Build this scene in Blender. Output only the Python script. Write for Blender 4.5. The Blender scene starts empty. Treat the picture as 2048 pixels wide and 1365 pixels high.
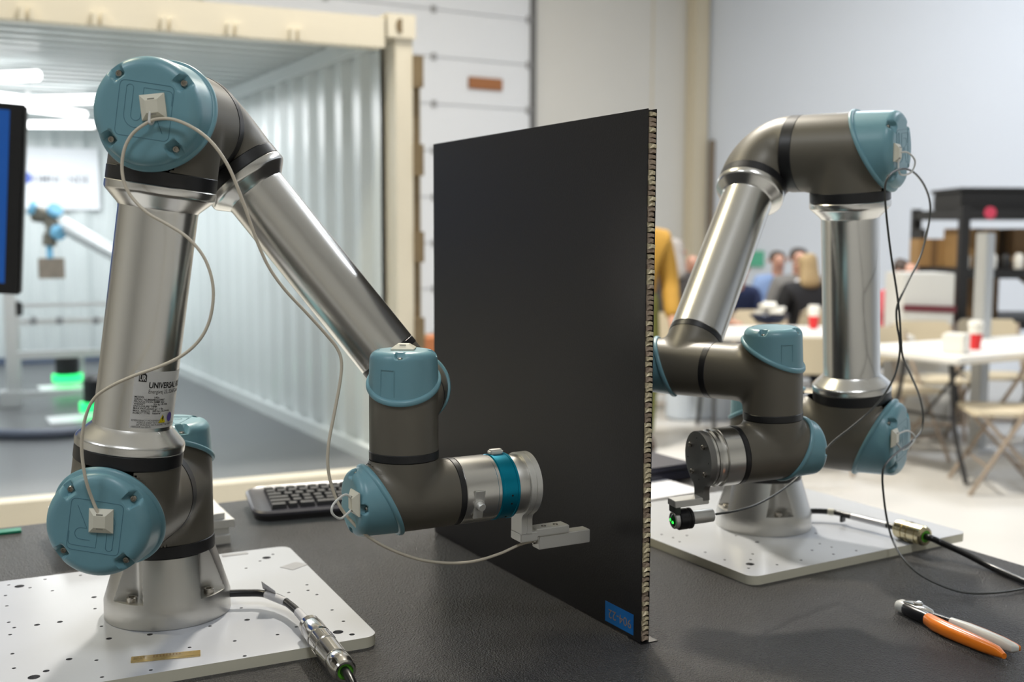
import bpy, bmesh, math, random
import numpy as np
from mathutils import Matrix, Vector
from math import sin, cos, pi, radians, sqrt, atan2, hypot
random.seed(7)
scene = bpy.context.scene
COL = scene.collection

# ------------------------------------------------------------------ camera
CAM_C = np.array([-0.2575, -1.3400, 0.4719]); YAW, PITCH, ROLL, FPX = 0.5050, 0.0956, 0.0030, 2164.1
_f = np.array([sin(YAW)*cos(PITCH), cos(YAW)*cos(PITCH), -sin(PITCH)])
_r0 = np.array([cos(YAW), -sin(YAW), 0.0]); _u0 = np.cross(_r0, _f)
_r = _r0*cos(ROLL)+_u0*sin(ROLL); _u = -_r0*sin(ROLL)+_u0*cos(ROLL)
cd = bpy.data.cameras.new('camera'); cam = bpy.data.objects.new('camera', cd); COL.objects.link(cam)
cd.sensor_width = 36.0; cd.lens = FPX/2048*36.0; cd.clip_start = 0.02; cd.clip_end = 100
cam.matrix_world = Matrix(((_r[0], _u[0], -_f[0], CAM_C[0]), (_r[1], _u[1], -_f[1], CAM_C[1]), (_r[2], _u[2], -_f[2], CAM_C[2]), (0, 0, 0, 1)))
cd.dof.use_dof = True; cd.dof.focus_distance = 1.20; cd.dof.aperture_fstop = 4.5
scene.camera = cam

def ray(px, py):
    d = _f+_r*(px-1024)/FPX-_u*(py-682.5)/FPX
    return d/np.linalg.norm(d)
def onz(px, py, z=0.0):
    d = ray(px, py); return CAM_C+d*((z-CAM_C[2])/d[2])
def onp(px, py, P, n):
    d = ray(px, py); n = np.asarray(n, float); return CAM_C+d*(((np.asarray(P)-CAM_C)@n)/(d@n))
def atd(px, py, dep):
    d = ray(px, py); return CAM_C+d*dep/(d@_f)

# ------------------------------------------------------------------ world, exposure, hall and fill lamps
w = bpy.data.worlds.new('world'); scene.world = w; w.use_nodes = True
w.node_tree.nodes['Background'].inputs[0].default_value = (0.75, 0.82, 1.0, 1); w.node_tree.nodes['Background'].inputs[1].default_value = 0.05
scene.view_settings.view_transform = 'Standard'; scene.view_settings.look = 'None'
scene.view_settings.gamma = 1.0; scene.view_settings.use_curve_mapping = False
scene.view_settings.exposure = -1.0
FLOOR = -0.91
CEIL = 5.1
# (x, y, power, colour, size)
LAMPS = [(-1.6, 2.6, 200, (1.0, 0.90, 0.62), 0.5), (1.9, 3.3, 860, (1.0, 0.94, 0.83), 0.40),
         (6.2, 4.6, 300, (0.86, 0.92, 1.0), 1.0), (5.6, 6.8, 170, (1.0, 0.92, 0.78), 0.8), (6.5, 0.5, 220, (0.86, 0.92, 1.0), 1.0),  # leading cool lamp is fill that keeps the right wall bright
         (-.8, -3.2, 170, (0.90, 0.94, 1.0), 1.0), (-4.5, -.5, 190, (0.88, 0.93, 1.0), 1.0), (2.6, 8.2, 40, (1.0, 0.93, 0.8), 1.0)]  # front and left lamps are added fill for the foreground

# ------------------------------------------------------------------ materials
def mat(name, col, rough=0.5, metal=0.0, bump=0.0, bscale=200.0, var=0.0, vscale=8.0, emit=0.0, spec=None, trans=0.0, coat=0.0, aniso=0.0, bdist=0.001, alpha=1.0, rvar=0.0):
    m = bpy.data.materials.new(name); m.use_nodes = True
    nt = m.node_tree; b = nt.nodes['Principled BSDF']
    c4 = (col[0], col[1], col[2], 1)
    b.inputs['Base Color'].default_value = c4; b.inputs['Roughness'].default_value = rough; b.inputs['Metallic'].default_value = metal
    if spec is not None: b.inputs['Specular IOR Level'].default_value = spec
    if trans: b.inputs['Transmission Weight'].default_value = trans
    if coat: b.inputs['Coat Weight'].default_value = coat
    if aniso: b.inputs['Anisotropic'].default_value = aniso
    if emit:
        b.inputs['Emission Color'].default_value = c4; b.inputs['Emission Strength'].default_value = emit
    if var or bump or rvar:
        tc = nt.nodes.new('ShaderNodeTexCoord')
    if var:
        n = nt.nodes.new('ShaderNodeTexNoise'); n.inputs['Scale'].default_value = vscale; n.inputs['Detail'].default_value = 5
        mx = nt.nodes.new('ShaderNodeMix'); mx.data_type = 'RGBA'
        mx.inputs['A'].default_value = tuple(max(0, c*(1-var)) for c in col)+(1,); mx.inputs['B'].default_value = tuple(min(1, c*(1+var)) for c in col)+(1,)
        nt.links.new(tc.outputs['Object'], n.inputs['Vector']); nt.links.new(n.outputs['Fac'], mx.inputs['Factor']); nt.links.new(mx.outputs['Result'], b.inputs['Base Color'])
    if rvar:
        n = nt.nodes.new('ShaderNodeTexNoise'); n.inputs['Scale'].default_value = vscale; n.inputs['Detail'].default_value = 4
        mr = nt.nodes.new('ShaderNodeMapRange'); mr.inputs['To Min'].default_value = max(0.02, rough-rvar); mr.inputs['To Max'].default_value = rough+rvar
        mr.inputs['From Min'].default_value = .3; mr.inputs['From Max'].default_value = .7
        nt.links.new(tc.outputs['Object'], n.inputs['Vector']); nt.links.new(n.outputs['Fac'], mr.inputs['Value']); nt.links.new(mr.outputs['Result'], b.inputs['Roughness'])
    if bump:
        n = nt.nodes.new('ShaderNodeTexNoise'); n.inputs['Scale'].default_value = bscale; n.inputs['Detail'].default_value = 3
        bp = nt.nodes.new('ShaderNodeBump'); bp.inputs['Strength'].default_value = bump; bp.inputs['Distance'].default_value = bdist
        nt.links.new(tc.outputs['Object'], n.inputs['Vector']); nt.links.new(n.outputs['Fac'], bp.inputs['Height']); nt.links.new(bp.outputs['Normal'], b.inputs['Normal'])
    return m
M = {}
M['housing'] = mat('powder_grey', (0.131, 0.119, 0.094), 0.42, 0.20, bump=0.12, bscale=900, bdist=.0004)
M['cap'] = mat('cap_blue', (0.155, 0.318, 0.370), 0.36, var=.07, vscale=30)
M['capline'] = mat('cap_groove_shade', (0.055, 0.15, 0.20), 0.45)  # darker blue lines paint the shade of an engraved logo
M['ring'] = mat('ring_black', (0.012, 0.012, 0.013), 0.38, var=.25, vscale=60)
M['alu'] = mat('turned_aluminium', (0.74, 0.73, 0.70), 0.235, 1.0, aniso=0.35)
M['alucast'] = mat('satin_aluminium', (0.62, 0.61, 0.58), 0.36, 1.0, bump=.05, bscale=500, bdist=.0003)
M['alumill'] = mat('milled_aluminium', (0.70, 0.69, 0.65), 0.42, 0.65)
M['steel'] = mat('screw_steel', (0.45, 0.42, 0.37), 0.25, 1.0)
M['dark'] = mat('dark_hole', (0.006, 0.006, 0.006), 0.6)
M['teal'] = mat('anodised_teal', (0.0, 0.25, 0.38), 0.30, 0.75)
M['nylon'] = mat('white_nylon', (0.68, 0.655, 0.54), 0.4)
M['slotd'] = mat('nylon_slot', (.22, .21, .17), .6)
M['tie'] = mat('clear_nylon', (0.82, 0.82, 0.78), 0.3, trans=.25)
M['cablew'] = mat('beige_cable', (0.60, 0.54, 0.43), 0.45)
M['cabled'] = mat('grey_cable', (0.045, 0.047, 0.043), 0.45)
M['cableb'] = mat('black_cable', (0.010, 0.010, 0.011), 0.28)
M['plate'] = mat('white_plate', (0.50, 0.515, 0.55), 0.22, var=.02, vscale=14)
M['plateedge'] = mat('plate_edge', (0.70, 0.67, 0.54), 0.5)
M['tape'] = mat('grey_tape', (0.30, 0.30, 0.31), 0.35)
M['nickel'] = mat('nickel', (0.66, 0.64, 0.60), 0.14, 1.0)
M['brass'] = mat('brass_nickel', (0.62, 0.55, 0.36), 0.22, 1.0)
M['green'] = mat('seal_green', (0.10, 0.42, 0.02), 0.4)
M['label'] = mat('label_white', (0.66, 0.65, 0.62), 0.35)
M['ink'] = mat('ink_black', (0.008, 0.008, 0.008), 0.5)
M['yellow'] = mat('sign_yellow', (0.75, 0.62, 0.01), 0.4)
M['purple'] = mat('sign_purple', (0.12, 0.08, 0.35), 0.4)
M['panel'] = mat('carbon_panel', (0.0085, 0.0080, 0.0090), 0.42, bump=.35, bscale=420, bdist=.0006)
M['core'] = mat('paper_honeycomb', (0.58, 0.50, 0.33), 0.38, 0.30, var=.5, vscale=400)
M['core2'] = mat('paper_honeycomb_dark', (0.34, 0.26, 0.19), 0.5, 0.1, var=.4, vscale=400)
M['bluetape'] = mat('blue_tape', (0.0, 0.115, 0.38), 0.55)
M['tapeink'] = mat('tape_ink', (0.22, 0.17, 0.15), 0.6)
M['wire'] = mat('white_enamel', (0.7, 0.7, 0.7), 0.4)
def table_mat():
    m = mat('black_vinyl', (0.043, 0.040, 0.038), 0.42, spec=.5)
    nt = m.node_tree; b = nt.nodes['Principled BSDF']; tc = nt.nodes.new('ShaderNodeTexCoord')
    v = nt.nodes.new('ShaderNodeTexVoronoi'); v.inputs['Scale'].default_value = 430
    n = nt.nodes.new('ShaderNodeTexNoise'); n.inputs['Scale'].default_value = 640; n.inputs['Detail'].default_value = 4
    ad = nt.nodes.new('ShaderNodeMath'); ad.operation = 'ADD'
    bp = nt.nodes.new('ShaderNodeBump'); bp.inputs['Strength'].default_value = 1.0; bp.inputs['Distance'].default_value = .0024
    for q in (v, n): nt.links.new(tc.outputs['Object'], q.inputs['Vector'])
    nt.links.new(v.outputs['Distance'], ad.inputs[0]); nt.links.new(n.outputs['Fac'], ad.inputs[1])
    nt.links.new(ad.outputs[0], bp.inputs['Height']); nt.links.new(bp.outputs['Normal'], b.inputs['Normal'])
    n2 = nt.nodes.new('ShaderNodeTexNoise'); n2.inputs['Scale'].default_value = 5; n2.inputs['Detail'].default_value = 6
    mr = nt.nodes.new('ShaderNodeMapRange'); mr.inputs['To Min'].default_value = .24; mr.inputs['To Max'].default_value = .42
    nt.links.new(tc.outputs['Object'], n2.inputs['Vector']); nt.links.new(n2.outputs['Fac'], mr.inputs['Value']); nt.links.new(mr.outputs['Result'], b.inputs['Roughness'])
    return m
M['table'] = table_mat()

# ------------------------------------------------------------------ mesh helpers
def V3(a): return Vector((float(a[0]), float(a[1]), float(a[2])))
def frame(O, a, t):
    a = np.asarray(a, float); a = a/np.linalg.norm(a); t = np.asarray(t, float); t = t-(t@a)*a; t = t/np.linalg.norm(t); y = np.cross(a, t)
    return Matrix(((t[0], y[0], a[0], O[0]), (t[1], y[1], a[1], O[1]), (t[2], y[2], a[2], O[2]), (0, 0, 0, 1)))
def T(x, y, z): return Matrix.Translation((float(x), float(y), float(z)))
def RZ(a): return Matrix.Rotation(a, 4, 'Z')
def RX(a): return Matrix.Rotation(a, 4, 'X')
def RY(a): return Matrix.Rotation(a, 4, 'Y')
class G:
    """collects geometry of one mesh"""
    def __init__(s): s.v = []; s.f = []
    def add(s, v, f, Mx=None):
        o = len(s.v)
        if Mx is not None: v = [tuple(Mx @ Vector(p)) for p in v]
        s.v += [tuple(map(float, p)) for p in v]; s.f += [tuple(i+o for i in q) for q in f]; return s
    def box(s, c, size, Mx=None, bevel=0.0):
        x, y, z = [q/2 for q in size]
        if bevel <= 0:
            v = [(c[0]+i*x, c[1]+j*y, c[2]+k*z) for k in (-1, 1) for j in (-1, 1) for i in (-1, 1)]
            f = [(0, 2, 3, 1), (4, 5, 7, 6), (0, 1, 5, 4), (2, 6, 7, 3), (0, 4, 6, 2), (1, 3, 7, 5)]
            return s.add(v, f, Mx)
        bm = bmesh.new(); bmesh.ops.create_cube(bm, size=1.0)
        bmesh.ops.scale(bm, vec=size, verts=bm.verts); bmesh.ops.translate(bm, vec=c, verts=bm.verts)
        bmesh.ops.bevel(bm, geom=bm.edges[:], offset=bevel, segments=2, affect='EDGES')
        bm.verts.index_update(); v = [tuple(q.co) for q in bm.verts]; f = [tuple(q.index for q in p.verts) for p in bm.faces]; bm.free()
        return s.add(v, f, Mx)
    def rev(s, prof, n=48, Mx=None, cap0=True, cap1=True):
        v = []; f = []; k = len(prof)
        for r, h in prof:
            for i in range(n): a = 2*pi*i/n; v.append((r*cos(a), r*sin(a), h))
        for j in range(k-1):
            for i in range(n):
                i2 = (i+1) % n; f.append((j*n+i, j*n+i2, (j+1)*n+i2, (j+1)*n+i))
        if cap0: f.append(tuple(range(n-1, -1, -1)))
        if cap1: f.append(tuple((k-1)*n+i for i in range(n)))
        return s.add(v, f, Mx)
    def tube(s, pts, r, n=10, closed=False, caps=True):
        P = [np.asarray(p, float) for p in pts]; m = len(P); v = []; f = []
        rr = r if hasattr(r, '__len__') else [r]*m
        t0 = P[1]-P[0]; t0 /= np.linalg.norm(t0)
        up = np.array([0, 0, 1.0]) if abs(t0[2]) < .9 else np.array([1.0, 0, 0])
        nrm = np.cross(t0, up); nrm /= np.linalg.norm(nrm)
        for i in range(m):
            if closed: t = P[(i+1) % m]-P[i-1]
            else: t = P[min(i+1, m-1)]-P[max(i-1, 0)]
            t /= np.linalg.norm(t); nrm = nrm-(nrm@t)*t; nrm /= np.linalg.norm(nrm); b = np.cross(t, nrm)
            for j in range(n):
                a = 2*pi*j/n; v.append(P[i]+rr[i]*(cos(a)*nrm+sin(a)*b))
        for i in range(m if closed else m-1):
            i2 = (i+1) % m
            for j in range(n):
                j2 = (j+1) % n; f.append((i*n+j, i*n+j2, i2*n+j2, i2*n+j))
        if caps and not closed: f += [tuple(range(n-1, -1, -1)), tuple((m-1)*n+j for j in range(n))]
        return s.add(v, f)
    def prism(s, poly, h, Mx=None, z0=0.0):
        n = len(poly); v = [(x, y, z0) for x, y in poly]+[(x, y, z0+h) for x, y in poly]
        f = [tuple(range(n-1, -1, -1)), tuple(range(n, 2*n))]+[(i, (i+1) % n, n+(i+1) % n, n+i) for i in range(n)]
        return s.add(v, f, Mx)
    def bar(s, A, B, wd, ht=None, up=(0, 0, 1)):
        A = np.asarray(A, float); B = np.asarray(B, float); d = B-A; L = np.linalg.norm(d)
        u = np.asarray(up, float)
        if abs(d@u)/L > .95: u = np.array([1.0, 0, 0])
        return s.box((0, 0, L/2), (wd, ht or wd, L), frame(A, d, np.cross(d, u)))
    def mesh(s, name, mats, smooth=35):
        me = bpy.data.meshes.new(name); me.from_pydata(s.v, [], s.f); me.validate(); me.update()
        if smooth:
            me.polygons.foreach_set('use_smooth', [True]*len(me.polygons)); me.set_sharp_from_angle(angle=radians(smooth))
        for m_ in (mats if isinstance(mats, (list, tuple)) else [mats]): me.materials.append(M[m_] if isinstance(m_, str) else m_)
        return me
def spline(pts, n=8):
    P = [np.asarray(p, float) for p in pts]; P = [2*P[0]-P[1]]+P+[2*P[-1]-P[-2]]; out = []
    for i in range(1, len(P)-2):
        a, b, c, d = P[i-1], P[i], P[i+1], P[i+2]
        for k in range(n):
            t = k/n; out.append(.5*((2*b)+(c-a)*t+(2*a-5*b+4*c-d)*t*t+(3*b-3*c+d-a)*t**3))
    out.append(P[-2]); return out
def rrect(w_, h_, r, n=5, cx=0, cy=0):
    o = []
    for sx, sy, a0 in ((1, 1, 0), (-1, 1, 90), (-1, -1, 180), (1, -1, 270)):
        for i in range(n+1):
            a = radians(a0+90*i/n); o.append((cx+sx*(w_/2-r)+r*cos(a), cy+sy*(h_/2-r)+r*sin(a)))
    return o
def props(o, label=None, cat=None, group=None, kind=None):
    if label: o['label'] = label
    if cat: o['category'] = cat
    if group: o['group'] = group
    if kind: o['kind'] = kind
    return o
def put(name, me, parent=None, Mx=None, label=None, cat=None, group=None, kind=None):
    """link a mesh; Mx is its world matrix"""
    if isinstance(me, tuple): g, mt = me[0], me[1]; me = g.mesh(name, mt, *(me[2:]))
    o = bpy.data.objects.new(name, me); COL.objects.link(o)
    W = Mx if Mx is not None else Matrix.Identity(4)
    WM[o] = W
    if parent is not None:
        o.parent = parent; o.matrix_basis = WM[parent].inverted() @ W
    else: o.matrix_basis = W
    return props(o, label, cat, group, kind)
WM = {}
def thing(name, loc, label, cat, group=None, rz=0.0):
    o = bpy.data.objects.new(name, None); COL.objects.link(o); o.empty_display_size = .05
    W = T(*loc) @ RZ(rz); o.matrix_basis = W; WM[o] = W
    return props(o, label, cat, group)
def textmesh(lines, mt, wrap=None, name='lettering', extr=0.0):
    """lines: (text, x, y, size, bold_offset, xscale) in metres in the XY plane; wrap maps a point"""
    g = G()
    for (tx, x, y, sz, off, xs) in lines:
        cu = bpy.data.curves.new('t', 'FONT'); cu.body = tx; cu.size = sz; cu.offset = off; cu.resolution_u = 3
        ob = bpy.data.objects.new('t', cu); COL.objects.link(ob)
        dg = bpy.context.evaluated_depsgraph_get(); me = bpy.data.meshes.new_from_object(ob.evaluated_get(dg))
        g.add([(p.co.x*xs+x, p.co.y+y, extr) for p in me.vertices], [tuple(p.vertices) for p in me.polygons])
        bpy.data.objects.remove(ob); bpy.data.curves.remove(cu); bpy.data.meshes.remove(me)
    if wrap: g.v = [tuple(wrap(p)) for p in g.v]
    return g.mesh(name, mt, 0)

# ------------------------------------------------------------------ the hall
XW, YB, XL, YF = 9.3, 10.6, -9.0, -8.0
M['wall'] = mat('painted_wall', (0.60, 0.59, 0.56), 0.7, var=.04, vscale=.8)
M['wallb'] = mat('painted_wall_cool', (0.655, 0.71, 0.805), 0.7, var=.02, vscale=.8)
M['ceil'] = mat('ceiling_white', (0.72, 0.72, 0.70), 0.8)
M['floor'] = mat('sealed_concrete', (0.55, 0.54, 0.52), 0.35, var=.12, vscale=1.2, rvar=.08)
M['doorw'] = mat('door_white', (0.68, 0.70, 0.735), 0.5)
M['hingeg'] = mat('hinge_grey', (.30, .30, .31), .5)
M['beige'] = mat('column_beige', (0.58, 0.52, 0.40), 0.6)
M['seal'] = mat('rubber_seal', (0.14, 0.14, 0.14), 0.7)
def S(name, g, mt, smooth=0): return put(name, g.mesh(name, mt, smooth), kind='structure')
S('floor', G().box(((XW+XL)/2, (YB+YF)/2, FLOOR-.05), (XW-XL+.4, YB-YF+.4, .1)), 'floor')
S('ceiling', G().box(((XW+XL)/2, (YB+YF)/2, CEIL+.05), (XW-XL+.4, YB-YF+.4, .1)), 'ceil')
S('wall_back', G().box(((XW+XL)/2, YB+.1, (CEIL+FLOOR)/2), (XW-XL+.4, .2, CEIL-FLOOR)), 'wall')
S('wall_right', G().box((XW+.1, (YB+YF)/2, (CEIL+FLOOR)/2), (.2, YB-YF, CEIL-FLOOR)), 'wallb')
S('wall_left', G().box((XL-.1, (YB+YF)/2, (CEIL+FLOOR)/2), (.2, YB-YF, CEIL-FLOOR)), 'wall')
S('wall_front', G().box(((XW+XL)/2, YF-.1, (CEIL+FLOOR)/2), (XW-XL+.4, .2, CEIL-FLOOR)), 'wall')
def lamp(x, y, pw, colr, sz):
    t = thing('high_bay_or_fill_lamp', (x, y, CEIL-.55), 'white high bay or added fill lamp hanging under the hall ceiling', 'lamp', 'high bay lamps of the hall')
    W = T(x, y, CEIL-.55)
    put('reflector', G().box((0, 0, .10), (sz+.1, sz+.1, .06)).mesh('reflector', 'wire', 0), t, W)
    put('hanger', G().box((0, 0, .335), (.02, .02, .43)).mesh('hanger', 'wire', 0), t, W)
    m = mat('lamp_glow', colr, .5, emit=3.0)
    put('diffuser', G().box((0, 0, .06), (sz, sz, .02)).mesh('diffuser', m, 0), t, W)
    ld = bpy.data.lights.new('lamp_light', 'AREA'); ld.shape = 'SQUARE'; ld.size = sz; ld.energy = pw; ld.color = colr
    lo = bpy.data.objects.new('lamp_light', ld); COL.objects.link(lo); lo.parent = t; lo.location = (0, 0, .04)
for a in LAMPS: lamp(*a)

# sectional overhead door in the back wall (right edge by pixel 1058)
dx1 = onp(1056, 200, (0, YB, 0), (0, 1, 0))[0]; zj = onp(1053, 132, (0, YB, 0), (0, 1, 0))[2]
dk = thing('door_1', (dx1-2.0, YB, FLOOR), None, None); dk['kind'] = 'structure'
secs = .55; nz = 0; z = zj-secs*math.ceil((zj-FLOOR)/secs)
while z < CEIL-.7:
    z0 = max(z, FLOOR+.02)
    put('panel', G().box((dx1-2.0, YB-.03, (z0+z+secs)/2), (4.0, .05, z+secs-z0-.008), bevel=.008).mesh('panel', 'doorw'), dk)
    for hx in (dx1-.03, dx1-1.32, dx1-2.65):
        put('hinge', G().box((hx, YB-.065, z+secs), (.06, .03, .08)).mesh('hinge', M['hingeg'], 0), dk)
    z += secs
put('seal_strip', G().box((dx1+.035, YB-.05, (CEIL+FLOOR)/2+.6), (.06, .09, CEIL-FLOOR-2.6)).mesh('seal_strip', 'seal', 0), dk)
pb = onp(970, 168, (0, YB-.06, 0), (0, 1, 0))
put('door_plaque', G().box((pb[0], YB-.075, pb[2]), (.46, .03, .14), bevel=.006).mesh('door_plaque', mat('plaque_wood', (.30, .115, .035), .5)), None, None, 'small brown rectangular plaque on the white overhead door', 'plaque')
cx = onp(1395, 300, (0, YB, 0), (0, 1, 0))[0]
put('trim_1', G().box((XW-.16, YB-.10, (CEIL+FLOOR)/2), (.26, .20, CEIL-FLOOR), bevel=.02).mesh('trim_1', 'beige'), kind='structure')
put('trim_2', G().box((XW-.03, YB-.28, FLOOR+1.35), (.06, .08, 2.7), bevel=.01).mesh('trim_2', mat('conduit_brown', (.20, .16, .12), .6)), kind='structure')
for i, xx in enumerate((dx1+1.9, )):
    put('trim_3', G().box((xx, YB-.005, (CEIL+FLOOR)/2), (.02, .012, CEIL-FLOOR)).mesh('trim_3', 'beige', 0), kind='structure')

# ------------------------------------------------------------------ workbench
tb = thing('workbench', (0, -.2, FLOOR), 'long workbench topped with black grained vinyl sheet', 'table')
TX0, TX1, TY0, TY1 = -1.25, 1.135, -.92, .565
put('table_top', G().box(((TX0+TX1)/2, (TY0+TY1)/2, -.02), (TX1-TX0, TY1-TY0, .04), bevel=.003).mesh('table_top', 'table'), tb)
for lx in (TX0+.08, TX1-.08):
    for ly in (TY0+.08, TY1-.08):
        put('leg', G().box((lx, ly, (FLOOR-.04)/2), (.06, .06, -FLOOR-.04), bevel=.004).mesh('leg', 'alumill'), tb)
for ly in (TY0+.08, TY1-.08): put('apron', G().box(((TX0+TX1)/2, ly, -.07), (TX1-TX0-.22, .04, .06)).mesh('apron', 'alumill', 0), tb)

# ------------------------------------------------------------------ robot arm: meshes shared by both arms
PT = .0127                      # thickness of the mounting plates
RJ, RW, RU, RF = .0562, .0374, .0411, .0370
def tee(r, a0, cut, rb, b1, k):
    """smoothly blended pipe tee: axis A along z (a0..a1), branch B along +x (to b1)"""
    def sd(x, y, z):
        dA = np.hypot(x, y)-r; dB = np.maximum(np.hypot(y, z)-rb, -x)
        kk = k*np.sqrt(np.clip(1-(y/rb)**2, 0, 1))+1e-5; h = np.clip(.5+.5*(dB-dA)/kk, 0, 1); return dB*(1-h)+dA*h-kk*h*(1-h)
    g = G(); n = 112
    th = np.linspace(0, 2*pi, n, endpoint=False)
    near_, far_ = cut; top_ = (near_+far_)/2+(near_-far_)/2*np.cos(th)+.0004
    def shell(rows, r0, fn, cut):
        TH, H = np.meshgrid(th, rows)
        if rows[0] == 0: H = a0+H*(top_[None, :]-a0)
        R_ = np.full(TH.shape, np.nan); prev = sd(*fn(TH, H, np.full(TH.shape, r0-.0005)))
        st = np.linspace(r0-.0005, r0+.03, 70); done = np.zeros(TH.shape, bool)
        for i in range(1, len(st)):
            cur = sd(*fn(TH, H, np.full(TH.shape, st[i])))
            hit = (~done) & (cur >= 0)
            R_[hit] = st[i-1]+(st[i]-st[i-1])*(-prev/(cur-prev+1e-12))[hit]; done |= hit; prev = cur
        bad = np.isnan(R_) | (R_ > r0+cut); R2 = np.where(np.isnan(R_), r0, np.maximum(R_, r0-.0005))
        if rows[0] == 0: R2 = r0+(R2-r0)*np.clip((top_[None, :]-H)/.009, 0, 1)
        X, Y, Z = fn(TH, H, R2)
        if rows[0] == 0: bad |= X > b1*.97
        else: bad |= Z > (near_+far_)/2+(near_-far_)/2*np.minimum(X/r, 1)-.0035
        v = np.stack([X, Y, Z], -1).reshape(-1, 3); f = []; m = len(rows); bd = bad.reshape(-1)
        for j in range(m-1):
            for i in range(n):
                q = (j*n+i, j*n+(i+1) % n, (j+1)*n+(i+1) % n, (j+1)*n+i)
                if not any(bd[x] for x in q): f.append(q)
        g.add(v, f)
    shell(np.linspace(0, 1, 56), r, lambda t, h, q: (q*np.cos(t), q*np.sin(t), h), .020)
    shell(np.linspace(r*.25, b1, 36), rb, lambda t, h, q: (h, q*np.cos(t), q*np.sin(t)), .020)
    # closing discs
    for hh, rr in ((a0, r),): g.rev([(rr, hh), (rr-.001, hh-.0)], 48, None, True, False)
    g.rev([(rb, b1), (rb*.98, b1)], 48, Matrix.Rotation(pi/2, 4, 'Y'), False, True)
    return g.mesh('joint_housing', 'housing', 50)
def capmesh(r, near, far, top, fil, a00=45):
    n = 144; k = r/.0562; rows = []
    th = np.linspace(0, 2*pi, n, endpoint=False); h0 = (near+far)/2+(near-far)/2*np.cos(th)
    bead = .0028*(.6+.4*k)
    for dr, dh in ((-.002, -.0004), (bead*.8, 0), (bead*1.1, .0012), (bead*1.1, .0042), (bead*.7, .0058), (-.0002, .0066)):
        rows.append((np.full(n, r+dr), h0+dh))
    rw = r*.965; hw = np.maximum(top-fil, h0+.0075)
    for i in range(1, 7):
        t = i/6; rows.append(((r-.0002)*(1-t)+rw*t+np.zeros(n), (h0+.0066)*(1-t)+hw*t))
    for i in range(1, 11):
        a = pi/2*i/10; rows.append((np.full(n, rw-fil+fil*cos(a)), hw+(top-hw)*sin(a)))
    rt = rw-fil
    for i in range(1, 22): rows.append((np.full(n, rt*(1-i/22)), np.full(n, top)))
    Rr = np.array([q[0] for q in rows]); Hh = np.array([q[1] for q in rows]); TH = np.broadcast_to(th, Rr.shape)
    X, Y = Rr*np.cos(TH), Rr*np.sin(TH); Zz = Hh.copy()
    ss = lambda a, b, x: np.clip((x-a)/(b-a), 0, 1)**2*(3-2*np.clip((x-a)/(b-a), 0, 1))
    for q in range(4):
        a = radians(a00+90*q); rho = X*cos(a)+Y*sin(a); lat = -X*sin(a)+Y*cos(a)
        wgt = (1-ss(.0042*k+.0008, .0068*k+.0008, abs(lat)))*ss(.0385*k, .0430*k, rho); fl = top-.0095*k-.001
        Zz = np.where(Zz > fl, Zz*(1-wgt)+fl*wgt, Zz)
    v = np.stack([X, Y, Zz], -1).reshape(-1, 3).tolist(); m = len(rows); f = []
    for j in range(m-1):
        for i in range(n): f.append((j*n+i, j*n+(i+1) % n, (j+1)*n+(i+1) % n, (j+1)*n+i))
    v.append([0, 0, top]); f += [((m-1)*n+i, (m-1)*n+(i+1) % n, len(v)-1) for i in range(n)]
    return G().add(v, f).mesh('cap', 'cap', 42)
def basemesh():
    n = 360; rows = []
    th = np.linspace(0, 2*pi, n, endpoint=False)
    cone = lambda z: .0745-(.0745-.0570)*max(0, z-.022)/(.0795-.022)
    zs = [(0.0, 0), (.0006, 0), (.012, 0), (.022, 0), (.030, 0), (.030, 1)]+[(.030+.0495*i/26, 1) for i in range(1, 27)]
    V = []
    for z, c in zs:
        r0 = cone(z)-(0.0015 if z == 0 else 0); rr = np.full(n, r0)
        if c:
            for q in range(4):
                d = (th-q*pi/2+pi) % (2*pi)-pi
                # vertical V pocket, inner corner rounded: apex at radius .050, flanks at 45 degrees
                for i in np.where(abs(d) < .6)[0]:
                    a = abs(d[i]); # ray at angle a meets flank  lat = sqrt((rad-ap)^2+..)
                    lo, hi = .045, .09
                    for _ in range(40):
                        md = (lo+hi)/2; x = md*cos(a); y = md*sin(a)
                        fl = .0500+sqrt(y*y*1.15+.006**2)-.006
                        if x < fl: lo = md
                        else: hi = md
                    rr[i] = min(rr[i], lo)
        V.append((rr, z))
    v = []; f = []
    for rr, z in V: v += [(rr[i]*cos(th[i]), rr[i]*sin(th[i]), z) for i in range(n)]
    for j in range(len(V)-1):
        for i in range(n): f.append((j*n+i, j*n+(i+1) % n, (j+1)*n+(i+1) % n, (j+1)*n+i))
    f.append(tuple((len(V)-1)*n+i for i in range(n)))
    return G().add(v, f).mesh('base_pedestal', 'alucast', 30)
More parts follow.
